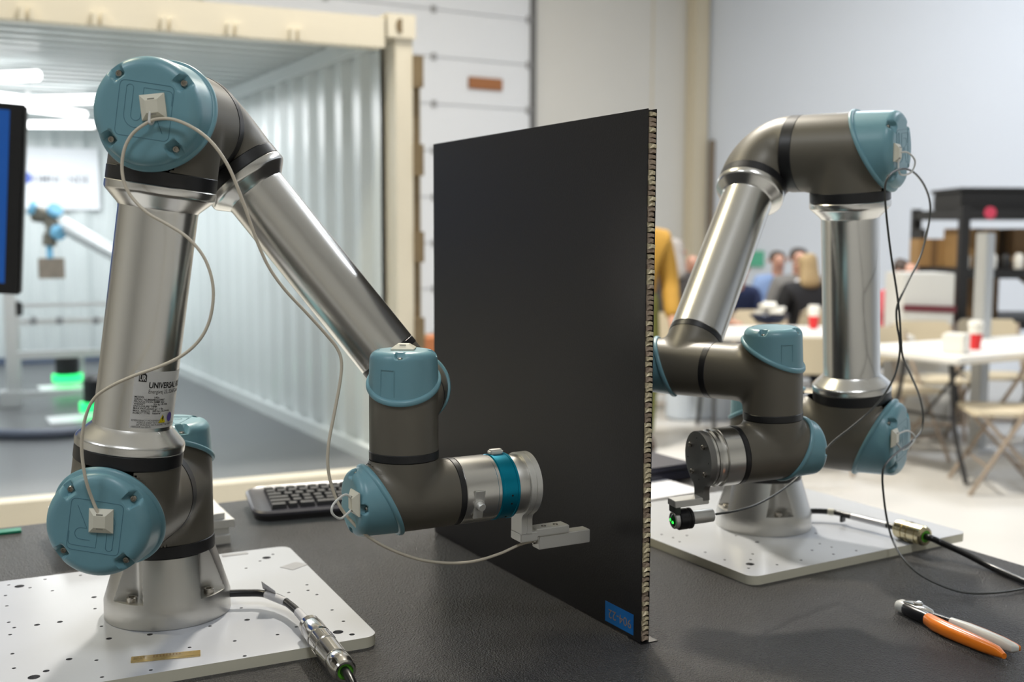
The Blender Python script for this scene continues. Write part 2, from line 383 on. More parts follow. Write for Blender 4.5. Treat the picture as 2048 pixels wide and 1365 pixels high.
def bendmesh():
    """gray elbow from local +z (joint side, at z=L0) to local +x (forearm side)"""
    z0, x1 = .0455, .0567; n = 72; m = 22; v = []; f = []
    for j in range(m+1):
        a = pi/2*j/m; c = np.array([x1-x1*cos(a), 0, z0-z0*sin(a)]) if False else np.array([x1*(1-cos(a)), 0, z0*(1-sin(a))])
        tg = np.array([x1*sin(a), 0, -z0*cos(a)]); tg /= np.linalg.norm(tg)
        nn = np.array([-tg[2], 0, tg[0]])          # points to the inside of the bend (+x,+z)
        r = RJ*(1-j/m)+.0497*(j/m)
        for i in range(n):
            t = 2*pi*i/n; du = r*cos(t); p = c+nn*du+np.array([0, 1, 0])*r*sin(t)
            if du > 0: p[0] = min(p[0], x1+.0) if p[2] > z0-.0 and j > 0 else p[0]
            p[2] = min(p[2], z0) ; p[0] = min(p[0], x1)
            v.append(p)
    for j in range(m):
        for i in range(n): f.append((j*n+i, j*n+(i+1) % n, (j+1)*n+(i+1) % n, (j+1)*n+i))
    return G().add(v, f).mesh('elbow_bend', 'housing', 60)
def ringmesh(r, wd):
    b = .0008
    return G().rev([(r-.004, 0), (r-b, 0), (r, b), (r, wd-b), (r-b, wd), (r-.004, wd)], 96, None, True, True).mesh('joint_ring', 'ring', 40)
def tubemesh(s0, s1, r, R0, R1, name):
    def flare(R, sg, s):   # from the joint end towards the tube
        o = [(R-.0008, 0), (R, .0010), (R, .0075), (R-.0010, .0098)]
        d = R-.001-r
        for i in range(1, 9):
            t = i/8; o.append((R-.001-d*t, .0098+d*.98*t))
        o[-1] = (r+.0004, o[-1][1]); o.append((r, o[-1][1]+.003)); return [(q, s+sg*h) for q, h in o]
    p = [(R0*.5, s0)]+flare(R0, 1, s0)+(list(reversed(flare(R1, -1, s1))) if R1 else [(r, s1-.001), (r-.0008, s1)])
    return G().rev(p, 112, None, True, True).mesh(name, 'alu', 28)
def screwmesh(k=1.0):
    return G().rev([(.0035*k, -.002), (.0035*k, .0016*k), (.0029*k, .0026*k), (.0017*k, .0027*k), (.0015*k, .0009*k)], 20, None, False, True).mesh('screw', 'steel', 30)
def logomesh(top):
    g = G(); z = top+.00005
    def ln(p, closed=False):
        q = [(x*.001, y*.001, z) for x, y in p]
        g.tube(q+([q[0]] if closed else []), .00028, 5)
    ln(rrect(54, 54, 5, 4), True)
    arc = lambda cx, cy, r, a, b, n=10: [(cx+r*cos(radians(a+(b-a)*i/n)), cy+r*sin(radians(a+(b-a)*i/n))) for i in range(n+1)]
    ln([(-20, 22)]+[(-20, -6)]+arc(-8, -6, 12, 180, 360)+[(4, 2)])
    ln(arc(-16.5, 20, 3.5, 180, 0, 6)+[(-13, -6)]+arc(-8, -6, 5, 180, 360)+[(-3, 22), (22, 22)]+arc(22, 18, 4, 90, 0, 4)+[(26, 8)])
    ln([(4, 15)]+arc(14, 9, 6, 90, -90)+[(8, 3), (20, -20)])
    ln([(26, 8)]+arc(14, 8, 12, 0, -60)+[(27, -20)])
    return g.mesh('engraved_logo', 'capline', 0)
MB_ = {}
def meshes():
    m = MB_
    m['tee_big'] = tee(RJ, -.0675, (.0590, .0050), RJ, .056, .016)
    m['tee_w1'] = tee(RW, -.0385, (.0440, .0055), .0366, .0462, .011)
    m['tee_w2'] = tee(RW, -.047, (.0440, .0055), RW, .0793, .011)
    m['tee_w3'] = tee(RW, -.052, (.0440, .0055), RW, .0432, .011)
    m['cap_big'] = capmesh(RJ+.0003, .0590, .0050, .0745, .0125)
    m['cap_small'] = capmesh(RW+.0004, .0440, .0055, .0620, .010, 0)
    m['base'] = basemesh(); m['bend'] = bendmesh()
    m['ring_base'] = ringmesh(.0572, .0155); m['ring_big'] = ringmesh(RJ+.0006, .015); m['ring_j'] = ringmesh(RJ+.0006, .0180)
    m['ring_f'] = ringmesh(.0502, .0135); m['ring_s'] = ringmesh(.0371, .0088); m['ring_w'] = ringmesh(RW+.0005, .0092); m['ring_w3'] = ringmesh(RW+.0004, .0072)
    m['upper'] = tubemesh(.071, .354, RU, .0572, .0572, 'upper_arm_tube')
    m['fore'] = tubemesh(.070, .3376, RF, .0505, None, 'forearm_tube')
    m['flange'] = G().rev([(RW-.0035, 0), (RW-.0006, 0), (RW, .0008), (RW, .0385), (RW-.0006, .0393), (RW-.004, .0393)], 96).mesh('tool_flange', 'alu', 30)
    m['flange2'] = G().rev([(RW-.0035, 0), (RW-.0006, 0), (RW, .0008), (RW, .0225), (RW-.0008, .0235), (RW-.0035, .0240), (RW-.0040, .0275), (RW-.0012, .0290), (RW-.0006, .0325), (RW-.0020, .0350), (RW-.0035, .0356), (RW-.0035, .0395)], 96).mesh('tool_flange', 'alu', 30)
    m['screw'] = screwmesh(); m['screw_s'] = screwmesh(.75)
    m['bolt'] = G().rev([(.0062, -.001), (.0062, .0052), (.0054, .0060), (.0034, .0060), (.0030, .0025)], 24).mesh('bolt', 'steel', 30)
    m['logo'] = logomesh(.0745)
    e = .0125; t1 = .0062
    v = [(-e, -e, 0), (e, -e, 0), (e, e, 0), (-e, e, 0), (-e, -e, .0016), (e, -e, .0016), (e, e, .0016), (-e, e, .0016),
         (-.0060, -.0062, t1), (.0060, -.0062, t1), (.0060, .0062, t1), (-.0060, .0062, t1)]
    f = [(0, 1, 5, 4), (1, 2, 6, 5), (2, 3, 7, 6), (3, 0, 4, 7), (4, 5, 9, 8), (5, 6, 10, 9), (6, 7, 11, 10), (7, 4, 8, 11), (8, 9, 10, 11)]
    m['mount'] = G().add(v, f).mesh('cable_mount', 'nylon', 0)
    m['slot'] = G().box((0, .0072, .0050), (.0068, .0020, .0014)).box((0, -.0072, .0050), (.0068, .0014, .0018)).mesh('slot', M['slotd'], 0)
meshes()
def fk(b, q):
    q1, q2, q3, q4, q5 = q
    x1 = np.array([cos(q1), sin(q1), 0]); z1 = np.array([sin(q1), -cos(q1), 0]); z = np.array([0, 0, 1.])
    S_ = np.array(b)+z*.1625; E_ = S_-.425*(cos(q2)*x1+sin(q2)*z); q23 = q2+q3
    W = E_-.3922*(cos(q23)*x1+sin(q23)*z); q234 = q23+q4; W2 = W+.1333*z1
    x4 = cos(q234)*x1+sin(q234)*z; z4 = sin(q234)*x1-cos(q234)*z; y4 = np.cross(z4, x4); W3 = W2+.0997*z4
    z5 = -sin(q5)*x4+cos(q5)*y4
    return dict(S=S_, E=E_, W=W, W2=W2, W3=W3, T=W3+.0996*z5, x1=x1, z1=z1, z4=z4, z5=z5, u=(E_-S_)/.425, f=(W-E_)/.3922)
def robot(base, q, pocket_deg, label, flange):
    K = fk(base, q); m = MB_; Z = np.array([0, 0, 1.])
    S_, E_, W, W2, W3, z1, z4, z5, u, f = [K[i] for i in ('S', 'E', 'W', 'W2', 'W3', 'z1', 'z4', 'z5', 'u', 'f')]
    t = thing('robot_arm', base, label, 'robot', None)
    bp = put('base_pedestal', m['base'], t, T(*base) @ RZ(radians(pocket_deg)))
    for i in range(4):
        a = radians(pocket_deg+90*i); put('bolt', m['bolt'], bp, T(base[0]+.0622*cos(a), base[1]+.0622*sin(a), base[2]+.030))
    def ring(k, O, a, s): put('joint_ring', m[k], t, frame(np.asarray(O)+np.asarray(a)*s, a, Z if abs(np.asarray(a)[2]) < .9 else K['x1']))
    def cap(k, O, a, tt, nm):
        Fm = frame(O, a, tt); c = put(nm, m[k], t, Fm); big = k == 'cap_big'
        kk = 1 if big else (RW+.0004)/.0565; top = .0745 if big else .0620
        for i in range(4):
            an = radians((45 if big else 0)+90*i); put('screw', m['screw' if big else 'screw_s'], c, Fm @ T(.0462*kk*cos(an), .0462*kk*sin(an), top-.0095*kk-.001))
        if big: put('engraved_logo', m['logo'], c, Fm @ RZ(pi/2), kind='stuff')
        return c
    ring('ring_base', base, Z, .0797)
    put('shoulder_housing', m['tee_big'], t, frame(S_, Z, z1)); cap('cap_big', S_, Z, z1, 'shoulder_cap')
    ring('ring_big', S_, z1, .0556)
    O2 = S_+.138*z1; put('upper_arm_housing', m['tee_big'], t, frame(O2, z1, u)); cap('cap_big', O2, z1, u, 'upper_arm_cap')
    ring('ring_big', O2, u, .056)
    K['tube'] = put('upper_arm_tube', m['upper'], t, frame(O2, u, z1))
    ring('ring_big', O2, u, .354)
    O3 = E_+.138*z1; put('elbow_housing', m['tee_big'], t, frame(O3, z1, -u)); cap('cap_big', O3, z1, -u, 'elbow_cap')
    ring('ring_j', E_, z1, .0525)
    put('elbow_bend', m['bend'], t, frame(E_+.007*z1, z1, f))
    Of = E_+.007*z1; ring('ring_f', Of, f, .0567)
    put('forearm_tube', m['fore'], t, frame(Of, f, z1)); ring('ring_s', Of, f, .3374)
    Ow = W+.007*z1; put('wrist_housing', m['tee_w1'], t, frame(Ow, -z1, -f)); cap('cap_small', Ow, -z1, -f, 'wrist_cap')
    ring('ring_w', W, z1, .0453)
    put('wrist_housing', m['tee_w2'], t, frame(W2, -z4, -z1)); K['cap2'] = cap('cap_small', W2, -z4, -z1, 'wrist_cap')
    ring('ring_w', W2, z4, .0470)
    put('wrist_housing', m['tee_w3'], t, frame(W3, -z5, -z4)); K['cap3'] = cap('cap_small', W3, -z5, -z4, 'wrist_cap')
    ring('ring_w3', W3, z5, .0520)
    put('tool_flange', m[flange], t, frame(W3+.0592*z5, z5, Z))
    K['root'] = t; return K
def mount(K, P, n, up, ties=()):
    Fm = frame(P, n, up); c = put('cable_mount', MB_['mount'], K['root'], Fm @ RZ(pi/2)); put('slot', MB_['slot'], c, Fm @ RZ(pi/2))
    for pts in ties:
        g = G(); g.tube(spline(pts, 8), .0013, 8); put('cable_tie', g.mesh('cable_tie', 'tie'), c)
    return c
LQ = (-.5218, -1.7203, -2.3174, 4.0349, -2.0837); RQ = (.4436, -1.4446, 2.3139, -.8100, 2.2098)
RB = (.9219, -.0442, PT)
KL = robot((0, 0, PT), LQ, -51.7, 'grey and blue robot arm with white rating label and teal wrist clamp', 'flange')
KR = robot(RB, RQ, -111.2, 'grey and blue robot arm with thin dark cable, behind the black panel', 'flange2')
Zv = np.array([0, 0, 1.])

# rating label on the upper arm tube of the labelled arm
def sticker():
    u = KL['u']; z1 = KL['z1']; A = KL['S']+.138*z1; c = np.cross(u, z1); r = RU+.00025
    def wrap(p, rr=r):
        a = radians(14.2)+p[0]/RU; return A+u*(.0995+p[1])+rr*(z1*cos(a)+c*sin(a))
    g = G(); n = 40; wd, ht = .088, .0615; v = []; f = []
    for j in range(2):
        for i in range(n+1): v.append(wrap((wd*i/n, ht*j)))
    for i in range(n): f.append((i, i+1, n+2+i, n+1+i))
    st = put('rating_label', g.add(v, f).mesh('rating_label', 'label'), KL['root'])
    L = [('UNIVERSAL ROBOTS', .0150, .0438, .0088, .00025, .80), ('Energivej 25, 5260 Odense S, Denmark', .0152, .0380, .0060, 0, .76)]
    rows = [('MODEL', 'UR5e'), ('SERIAL NUMBER', '2022359807'), ('PRODUCTION DATE', '01 Apr 2022'), ('WEIGHT', '20.6 kg / 45.4 lbs'), ('ENCLOSURE TYPE', 'IP54'), ('MAX PAYLOAD', '5 kg / 11 lbs'), ('MAX. REACH', '850 mm / 33.5 inches'), ('ROBOT TYPE', 'Industrial')]
    for i, (a, b) in enumerate(rows):
        y = .0328-.00245*i; L += [(a, .0020, y, .0028, .00004, 1.05), (b, .0222, y, .0028, .00004, .92)]
    L += [('EMERGENCY MOVEMENT:', .0016, .0078, .0026, 0, 1.05), ('FORCE JOINT ROTATION', .0072, .0054, .0026, 0, 1.05), ('BY PULLING OR PUSHING THE ROBOT ARM', .0072, .0030, .0026, 0, 1.0), ('1005269 rev-00-01', .0016, .0008, .0026, 0, 1.05)]
    put('label_text', textmesh(L, 'ink', lambda p: wrap(p, r+.00015)), st)
    def flat(poly, mt, nm, rr):
        bm = bmesh.new(); vs = [bm.verts.new((x, y, 0)) for x, y in poly]; bm.faces.new(vs); bmesh.ops.triangulate(bm, faces=bm.faces[:])
        bm.verts.index_update(); gg = G().add([wrap((q.co.x, q.co.y), rr) for q in bm.verts], [tuple(q.index for q in p.verts) for p in bm.faces]); bm.free()
        put(nm, gg.mesh(nm, mt, 0), st)
    # emblem: black square with white U and R strokes
    flat([(.0042, .0502), (.0120, .0502), (.0120, .0570), (.0104, .0592), (.0042, .0592)], 'ink', 'emblem', r+.0005)
    put('emblem_strokes', textmesh([('UR', .0048, .0515, .0078, .0002, .62)], 'label', lambda p: wrap(p, r+.0009)), st)
    flat([(.0305, .0060), (.0400, .0060), (.0352, .0150)], 'yellow', 'warning_triangle', r+.0005)
    flat([(.0354, .0136), (.0340, .0104), (.0353, .0106), (.0347, .0072), (.0366, .0112), (.0354, .0110), (.0362, .0136)], 'ink', 'warning_bolt', r+.0008)
    flat([(.0462+.0040*cos(2*pi*i/20), .0115+.0052*sin(2*pi*i/20)) for i in range(20)], 'purple', 'round_mark', r+.0005)
sticker()
# small embossed outline on the wrist caps (visible on the vertical wrist joints)
def cap_outline(K, Fm, a0, da, hlo, hhi):
    g = G(); r = RW*.985+.0008
    P = lambda a, h: tuple(Fm @ Vector((r*cos(a), r*sin(a), h)))
    q = [P(a0+da*i/6, hhi) for i in range(7)]; g.tube([P(a0, hlo)]+q+[P(a0+da, hlo)], .00035, 5)
    put('embossed_outline', g.mesh('embossed_outline', 'cap'), K['cap2'])
for K in (KL, KR):
    Fm = frame(K['W2'], -K['z4'], -K['z1'])
    vv = CAM_C-K['W2']; loc = np.array(Fm.inverted().to_3x3() @ Vector(vv)); a = atan2(loc[1], loc[0])
    sg = -1 if K is KL else 1
    cap_outline(K, Fm, a+sg*.28, sg*.42, .016 if K is KL else .022, .044)

# cable mounts and ties
def capface(K, o, px, py, off=.2126): P = K[o]+off*K['z1']; return onp(px, py, P, K['z1'])
pe = capface(KL, 'E', 307, 214); ps = capface(KL, 'S', 203, 1042)
CE = lambda px, py, off=.219: onp(px, py, KL['E']+off*KL['z1'], KL['z1'])
CR = lambda px, py, off=.219: onp(px, py, KR['E']+off*KR['z1'], KR['z1'])
upL = np.array([0, 0, 1.])+KL['x1']*(-.10)
mount(KL, pe, KL['z1'], upL, [[CE(303, 200, .2145), CE(301, 215, .2165), CE(299, 232, .219), CE(299, 245, .2215), CE(303, 248, .2175), CE(307, 240, .2145), CE(306, 222, .213)]])
mount(KL, ps, KL['z1'], Zv+KL['x1']*.05)
pw = KL['W3']-.0622*KL['z5']; n5 = -KL['z5']
yW = lambda px, py, y: onp(px, py, (0, y, 0), (0, 1, 0))
mw = onp(712, 1006, pw, n5)
mount(KL, mw, n5, Zv, [[mw+n5*.003+Zv*.004, yW(690, 990, mw[1]-.002), yW(668, 1008, mw[1]-.006), yW(664, 1026, mw[1]-.008), yW(680, 1038, mw[1]-.006), yW(697, 1026, mw[1]), mw+n5*.003-Zv*.005]])
mount(KL, KL['W2']-.0622*KL['z4'], -KL['z4'], KL['z1'])
pr = capface(KR, 'E', 1792, 306); pq = capface(KR, 'S', 1787, 876)
mount(KR, pr, KR['z1'], Zv, [[pr+KR['z1']*.003, CR(1815, 305, .225), CR(1830, 322, .23), CR(1822, 345, .226), CR(1800, 348, .220), pr+KR['z1']*.003-Zv*.006]])
mount(KR, pq, KR['z1'], Zv, [[pq+KR['z1']*.003+Zv*.004, CR(1815, 862, .222), CR(1830, 875, .226), CR(1822, 890, .224), CR(1806, 900, .220), pq+KR['z1']*.003-Zv*.006]])
pw3 = KR['W3']-.0622*KR['z5']
mount(KR, pw3, -KR['z5'], Zv)

# thin sensor cables
def cable(name, pts, r, mt, label, cat='cable', n=8):
    g = G(); g.tube(spline(pts, n), r, 10); return put(name, g.mesh(name, mt), None, None, label, cat)
yb = KL['W3'][1]
a_ = [(1067, 1083, yb), (1040, 1090, yb), (1000, 1108, yb-.004), (950, 1123, yb-.010), (900, 1127, yb-.014), (840, 1120, yb-.018), (780, 1099, yb-.02), (735, 1073, yb-.02), (700, 1040, yb-.012),
      (679, 1012, yb-.008), (664, 975, yb-.006), (656, 935, yb-.006), (657, 890, yb-.005), (668, 830, yb-.003), (680, 765, yb-.002), (683, 725, yb-.002), (674, 697, yb-.001), (650, 667, yb), (612, 625, yb+.001),
      (570, 580, yb+.002), (538, 535, yb+.003), (515, 485, yb+.003), (497, 435, yb+.003), (477, 380, yb+.004), (455, 330, yb+.006)]
pts = [yW(x, y, q) for x, y, q in a_]+[CE(425, 287, .2215), CE(390, 258, .2215), CE(350, 240, .2210)]
b_ = [(316, 238), (292, 247), (265, 268), (249, 298), (244, 335), (250, 370), (268, 400), (298, 428), (340, 452), (378, 478), (408, 515), (424, 560), (426, 605), (416, 650), (395, 685), (362, 713), (318, 734), (268, 752), (222, 773), (188, 798), (171, 835), (164, 880), (165, 920), (173, 965), (186, 1003), (199, 1033)]
pts += [CE(x, y, .2195+.005*sin(pi*i/25)-(.004 if i > 23 else 0)) for i, (x, y) in enumerate(b_)]
cable('sensor_cable', pts, .00165, 'cablew', 'thin beige cable looping along the robot arm with the rating label')
yr = KR['W3'][1]
pts = [yW(1432, 1029, yr+.003), yW(1470, 1023, yr+.006), yW(1510, 1011, yr+.02), yW(1550, 990, yr+.035), yW(1585, 965, yr+.052), yW(1612, 940, yr+.052), yW(1636, 918, yr+.02)]
c_ = [(1665, 885, .170), (1700, 857, .185), (1740, 823, .20), (1770, 788, .21), (1790, 750, .215), (1799, 710, .218), (1799, 680, .22), (1794, 650, .22), (1793, 620, .22), (1800, 598, .22), (1818, 560, .22), (1840, 515, .22), (1853, 470, .22), (1860, 430, .22), (1859, 400, .22), (1848, 370, .22), (1830, 347, .22), (1810, 338, .221), (1790, 342, .222), (1776, 355, .222), (1770, 375, .22), (1771, 410, .22), (1777, 470, .22), (1785, 530, .22), (1793, 580, .22), (1799, 630, .223), (1802, 680, .225), (1806, 715, .225), (1822, 752, .223), (1838, 790, .222), (1846, 830, .222), (1842, 862, .222), (1822, 885, .223), (1795, 905, .222), (1772, 928, .221), (1765, 950, .22), (1767, 990, .22), (1774, 1040, .217), (1785, 1080, .214)]
pts += [CR(x, y, o) for x, y, o in c_]
pts += [onz(1806, 1118, .030), onz(1840, 1150, .018), onz(1885, 1173, .008), onz(1930, 1186, .004), onz(1985, 1187, .004), onz(2048, 1178, .004), onz(2120, 1160, .004)]
cable('sensor_cable', pts, .0015, 'cabled', 'thin dark grey cable looping beside the robot arm behind the black panel')

# ------------------------------------------------------------------ mounting plates with drilled holes
def plate(cx_, cy_, yaw, x0, x1, y0, y1, holes, label):
    W = T(cx_, cy_, 0) @ RZ(yaw); Wi = W.inverted()
    poly = rrect(x1-x0, y1-y0, .016, 6, (x0+x1)/2, (y0+y1)/2)
    bm = bmesh.new(); loops = []; used = []
    def loop(p): 
        vs = [bm.verts.new((x, y, PT)) for x, y in p]; return vs, [bm.edges.new((vs[i], vs[(i+1) % len(vs)])) for i in range(len(vs))]
    ov, oe = loop(poly); es = list(oe); hv = []
    for hx, hy, hr in holes:
        P = Wi @ V3(onz(hx, hy, PT))
        if any(hypot(P.x-a, P.y-b) < hr+c+.001 for a, b, c in used): continue
        if not (x0+hr+.003 < P.x < x1-hr-.003 and y0+hr+.003 < P.y < y1-hr-.003): continue
        used.append((P.x, P.y, hr)); vs, e = loop([(P.x+hr*cos(2*pi*i/14), P.y+hr*sin(2*pi*i/14)) for i in range(14)]); hv.append((vs, P.x, P.y, hr)); es += e
    bmesh.ops.triangle_fill(bm, use_beauty=True, use_dissolve=False, edges=es, normal=(0, 0, 1))
    bm.verts.index_update(); v = [tuple(q.co) for q in bm.verts]; f = [tuple(q.index for q in p.verts) for p in bm.faces]
    if bm.faces and bm.faces[:][0].normal.z < 0: f = [tuple(reversed(q)) for q in f]
    oi = [q.index for q in ov]; hi = [[q.index for q in vs] for vs, *_ in hv]; bm.free()
    g = G().add(v, f); n = len(oi); b0 = len(g.v); g.v += [(v[i][0], v[i][1], 0.0) for i in oi]; nf = len(g.f)
    sides = [(oi[i], b0+i, b0+(i+1) % n, oi[(i+1) % n]) for i in range(n)]; g.f += sides; g.f.append(tuple(b0+i for i in range(n-1, -1, -1)))
    for h in hi:
        c0 = len(g.v); g.v += [(v[i][0], v[i][1], .003) for i in h]; k = len(h)
        g.f += [(h[i], h[(i+1) % k], c0+(i+1) % k, c0+i) for i in range(k)]; g.f.append(tuple(c0+i for i in range(k)))
    me = g.mesh('mounting_plate', ['plate', 'plateedge', M['holewall']], 30)
    for p in me.polygons:
        if nf <= p.index < nf+n+1: p.material_index = 1
        elif p.index > nf+n: p.material_index = 2
    return put('mounting_plate', me, None, W, label, 'plate')
M['holewall'] = mat('drilled_metal', (0.30, 0.30, 0.31), 0.4, 0.6)
hz = lambda L, s, ox, oy: [(ox+x*s, oy+y*s, {0: .0022, 1: .0034, 2: .0062}[k]) for x, y, k in L]
HL = hz([(47, 460, 0), (105, 467, 2), (162, 475, 0), (243, 430, 0), (434, 408, 0), (282, 491, 0), (507, 526, 1), (30, 517, 0), (37, 573, 0), (512, 588, 0), (47, 661, 0), (77, 690, 0), (200, 675, 1), (323, 659, 1), (547, 683, 0), (55, 728, 0), (588, 749, 1), (67, 831, 0), (373, 860, 1), (520, 866, 0), (76, 909, 0), (249, 924, 1), (183, 957, 2), (813, 919, 0), (550, 957, 0), (808, 727, 1), (1022, 797, 0), (1071, 895, 0), (1319, 843, 0), (1265, 762, 0), (1132, 682, 0), (1332, 648, 1), (1301, 584, 0), (1496, 728, 0), (1597, 686, 0), (1559, 806, 0), (1822, 714, 2), (1897, 727, 1), (1851, 656, 0), (1790, 595, 0), (1708, 512, 0), (1660, 489, 0), (1654, 459, 0), (1556, 501, 0), (1326, 370, 0), (1401, 331, 0), (1437, 313, 2), (1471, 295, 0)], .3711, 0, 1000)
HR = hz([(188, 333, 0), (247, 349, 0), (318, 338, 0), (280, 370, 0), (412, 424, 0), (569, 338, 0), (678, 372, 1), (655, 433, 0), (511, 463, 0), (642, 485, 2), (634, 506, 0), (644, 462, 0), (903, 465, 0), (780, 488, 0), (960, 414, 0), (1060, 398, 0), (1070, 434, 0), (1187, 416, 0), (980, 327, 0), (1000, 380, 0)], .3897, 1250, 940)
plate(0, 0, -.0448, -.46, .2045, -.1950, .2116, HL, 'white drilled mounting plate under the robot arm with the rating label')
plate(RB[0], RB[1], .0276, .7165-RB[0], 1.1683-RB[0], -.2391-RB[1], .165-RB[1], HR, 'white drilled mounting plate under the robot arm behind the black panel')

# ------------------------------------------------------------------ end tools
def disc_neck(r, hw, low, n=40, rf=.010):
    """outline in (x up, y) of a disc with a straight neck running down"""
    o = []; a1 = math.asin(min(.99, (hw+rf)/(r+rf))); cy = -(r+rf)*cos(a1)      # fillet centre x
    for i in range(n+1):
        a = -pi+a1+(2*pi-2*a1)*i/n; o.append((r*cos(a), r*sin(a)))
    for i in range(7):
        t = a1+(pi/2-a1)*i/6; o.append((cy+rf*cos(t), (hw+rf)-rf*sin(t)))
    o += [(low, hw), (low, -hw)]
    for i in range(6, -1, -1):
        t = a1+(pi/2-a1)*i/6; o.append((cy+rf*cos(t), -(hw+rf)+rf*sin(t)))
    return o
def toolL():
    z5 = KL['z5']; O = KL['W3']; F = frame(O, z5, Zv)
    t = thing('sensor_tool', O+z5*.0996, 'silver bracket with teal clamp ring and rectangular sensor block at the wrist', 'tool')
    put('adapter_ring', G().rev([(.030, .0987), (.0366, .0987), (.0366, .1022), (.030, .1022)], 80).mesh('adapter_ring', 'alu', 30), t, F)
    cl = put('clamp_ring', G().rev([(.030, .1024), (.0362, .1024), (.0376, .1036), (.0376, .1060), (.0369, .1064), (.0369, .1218), (.0376, .1222), (.0376, .1246), (.0362, .1256), (.030, .1256)], 96).mesh('clamp_ring', 'teal', 30), t, F)
    for a in (-.09, -.36, -1.0):
        # local x = up, y = towards the camera side
        ang = radians(90)-a; put('pin_hole', G().rev([(.0012, 0), (.0012, .0004)], 12).mesh('pin_hole', 'dark'), cl, F @ T(.0369*cos(ang+.0), .0369*sin(ang), .1150) @ frame((0, 0, 0), (cos(ang), sin(ang), 0), (0, 0, 1)))
    put('clamp_lever', G().box((.0395, -.002, .1130), (.0060, .0095, .0170), bevel=.0018).mesh('clamp_lever', 'alumill'), t, F)
    put('spacer', G().rev([(.030, .1258), (.0336, .1258), (.0339, .1264), (.0339, .1398), (.030, .1398)], 80).mesh('spacer', 'alucast', 30), t, F)
    ol = disc_neck(.0366, .0125, -.0580)
    br = G().prism(ol, .0062, None, .1400); br.prism([(x*.97, y*.97) for x, y in disc_neck(.0366, .0125, -.0580)], .0012, None, .1462).prism(ol, .0066, None, .1474)
    b = put('bracket', br.mesh('bracket', 'alumill', 30), t, F)
    put('bracket_foot', G().box((-.0615, 0, .1505), (.0110, .0250, .0230), bevel=.0012).mesh('bracket_foot', 'alumill'), t, F)
    put('bracket_arm', G().box((-.0585, .0005, .1830), (.0092, .0200, .0450), bevel=.0010).mesh('bracket_arm', 'alumill'), t, F)
    for s_ in (.1750, .1910):
        put('screw', G().rev([(.0030, -.003), (.0030, .0006), (.0018, .0006), (.0016, -.0010)], 20).mesh('screw', 'steel', 30), t, F @ T(-.0539, .002, s_) @ RY(pi/2))
    sb = put('sensor_block', G().box((-.0714, .0005, .2005), (.0160, .0165, .0700), bevel=.0008).mesh('sensor_block', 'alumill'), t, F)
    put('cable_gland', G().rev([(.0030, 0), (.0030, .0025), (.0022, .004)], 20).mesh('cable_gland', 'steel'), sb, F @ T(-.0714, 0, .1655) @ RX(pi))
    # tool connector on the robot flange
    ang = radians(104); n = np.array([cos(ang), sin(ang), 0])
    Fc = F @ frame((.0371*n[0], .0371*n[1], .0735), n, (0, 0, 1))
    c = put('connector_flat', G().box((0, 0, 0), (.0115, .0330, .0022), bevel=.0004).mesh('connector_flat', 'alumill'), KL['root'], Fc)
    put('connector_stud', G().rev([(.0062, 0), (.0062, .0018), (.0045, .0022), (.0045, .0075), (.0038, .0086)], 28).mesh('connector_stud', 'alumill'), c, Fc)
toolL()
def toolR():
    z5 = KR['z5']; O = KR['W3']; F = frame(O, z5, Zv)
    M['discdark'] = mat('brushed_disc', (.23, .225, .215), .45, .85, aniso=.4)
    t = thing('sensor_tool', O+z5*.0996, 'silver bolted disc bracket holding a round probe with glowing green tip', 'tool')
    b = put('bracket', G().prism(disc_neck(.0358, .0125, -.0510), .0085, None, .0990).mesh('bracket', 'discdark', 30), t, F)
    for i in range(4):
        a = radians(45+90*i+4); put('bolt', G().rev([(.0034, 0), (.0034, .0020), (.0026, .0030), (.0014, .0030), (.0012, .0016)], 20).mesh('bolt', 'steel', 30), b, F @ T(.0245*cos(a), .0245*sin(a), .1075))
    for x, y in ((.027, 0.002), (0, -.028), (-.002, .028), (-.026, -.001)):
        put('pin_hole', G().rev([(.0009, 0), (.0009, .0003)], 10).mesh('pin_hole', 'dark'), b, F @ T(x, y, .1074))
    put('bracket_arm', G().box((-.0520, 0, .1225), (.0085, .0225, .0470), bevel=.0007).mesh('bracket_arm', 'alumill'), t, F)
    put('clamp_block', G().box((-.0600, .000, .1415), (.0100, .0200, .0070), bevel=.0007).mesh('clamp_block', mat('clamp_dark', (.05, .06, .05), .4, .5)), t, F)
    xs = -.0745
    pr_ = put('probe_body', G().rev([(.0060, .0890), (.0084, .0893), (.0088, .0900), (.0088, .1380)], 40).mesh('probe_body', 'alumill', 30), t, F @ T(xs, 0, 0))
    put('probe_collar', G().rev([(.009, .1200), (.0128, .1200), (.0134, .1208), (.0134, .1240), (.0128, .1246), (.0128, .1270), (.0134, .1276), (.0134, .1380), (.0125, .1390)], 40).mesh('probe_collar', 'cableb', 30), t, F @ T(xs, 0, 0))
    put('probe_bezel', G().rev([(.0112, .1390), (.0112, .1440), (.0102, .1450), (.0085, .1450), (.0080, .1420)], 40).mesh('probe_bezel', 'alumill', 30), t, F @ T(xs, 0, 0))
    ln = put('probe_lens', G().rev([(.0082, .1410), (.0078, .1442), (.0055, .1460), (.0020, .1468)], 32).mesh('probe_lens', mat('lens_green', (.004, .05, .012), .08)), t, F @ T(xs, 0, 0))
    mg = mat('led_green', (.03, 1.0, .08), .4, emit=3.0)
    for x, y in ((.0, .003), (-.002, -.003)):
        put('led', G().rev([(.0019, .1450), (.0019, .1468), (.0010, .1475)], 16).mesh('led', mg), ln, F @ T(xs+x, y, 0))
toolR()

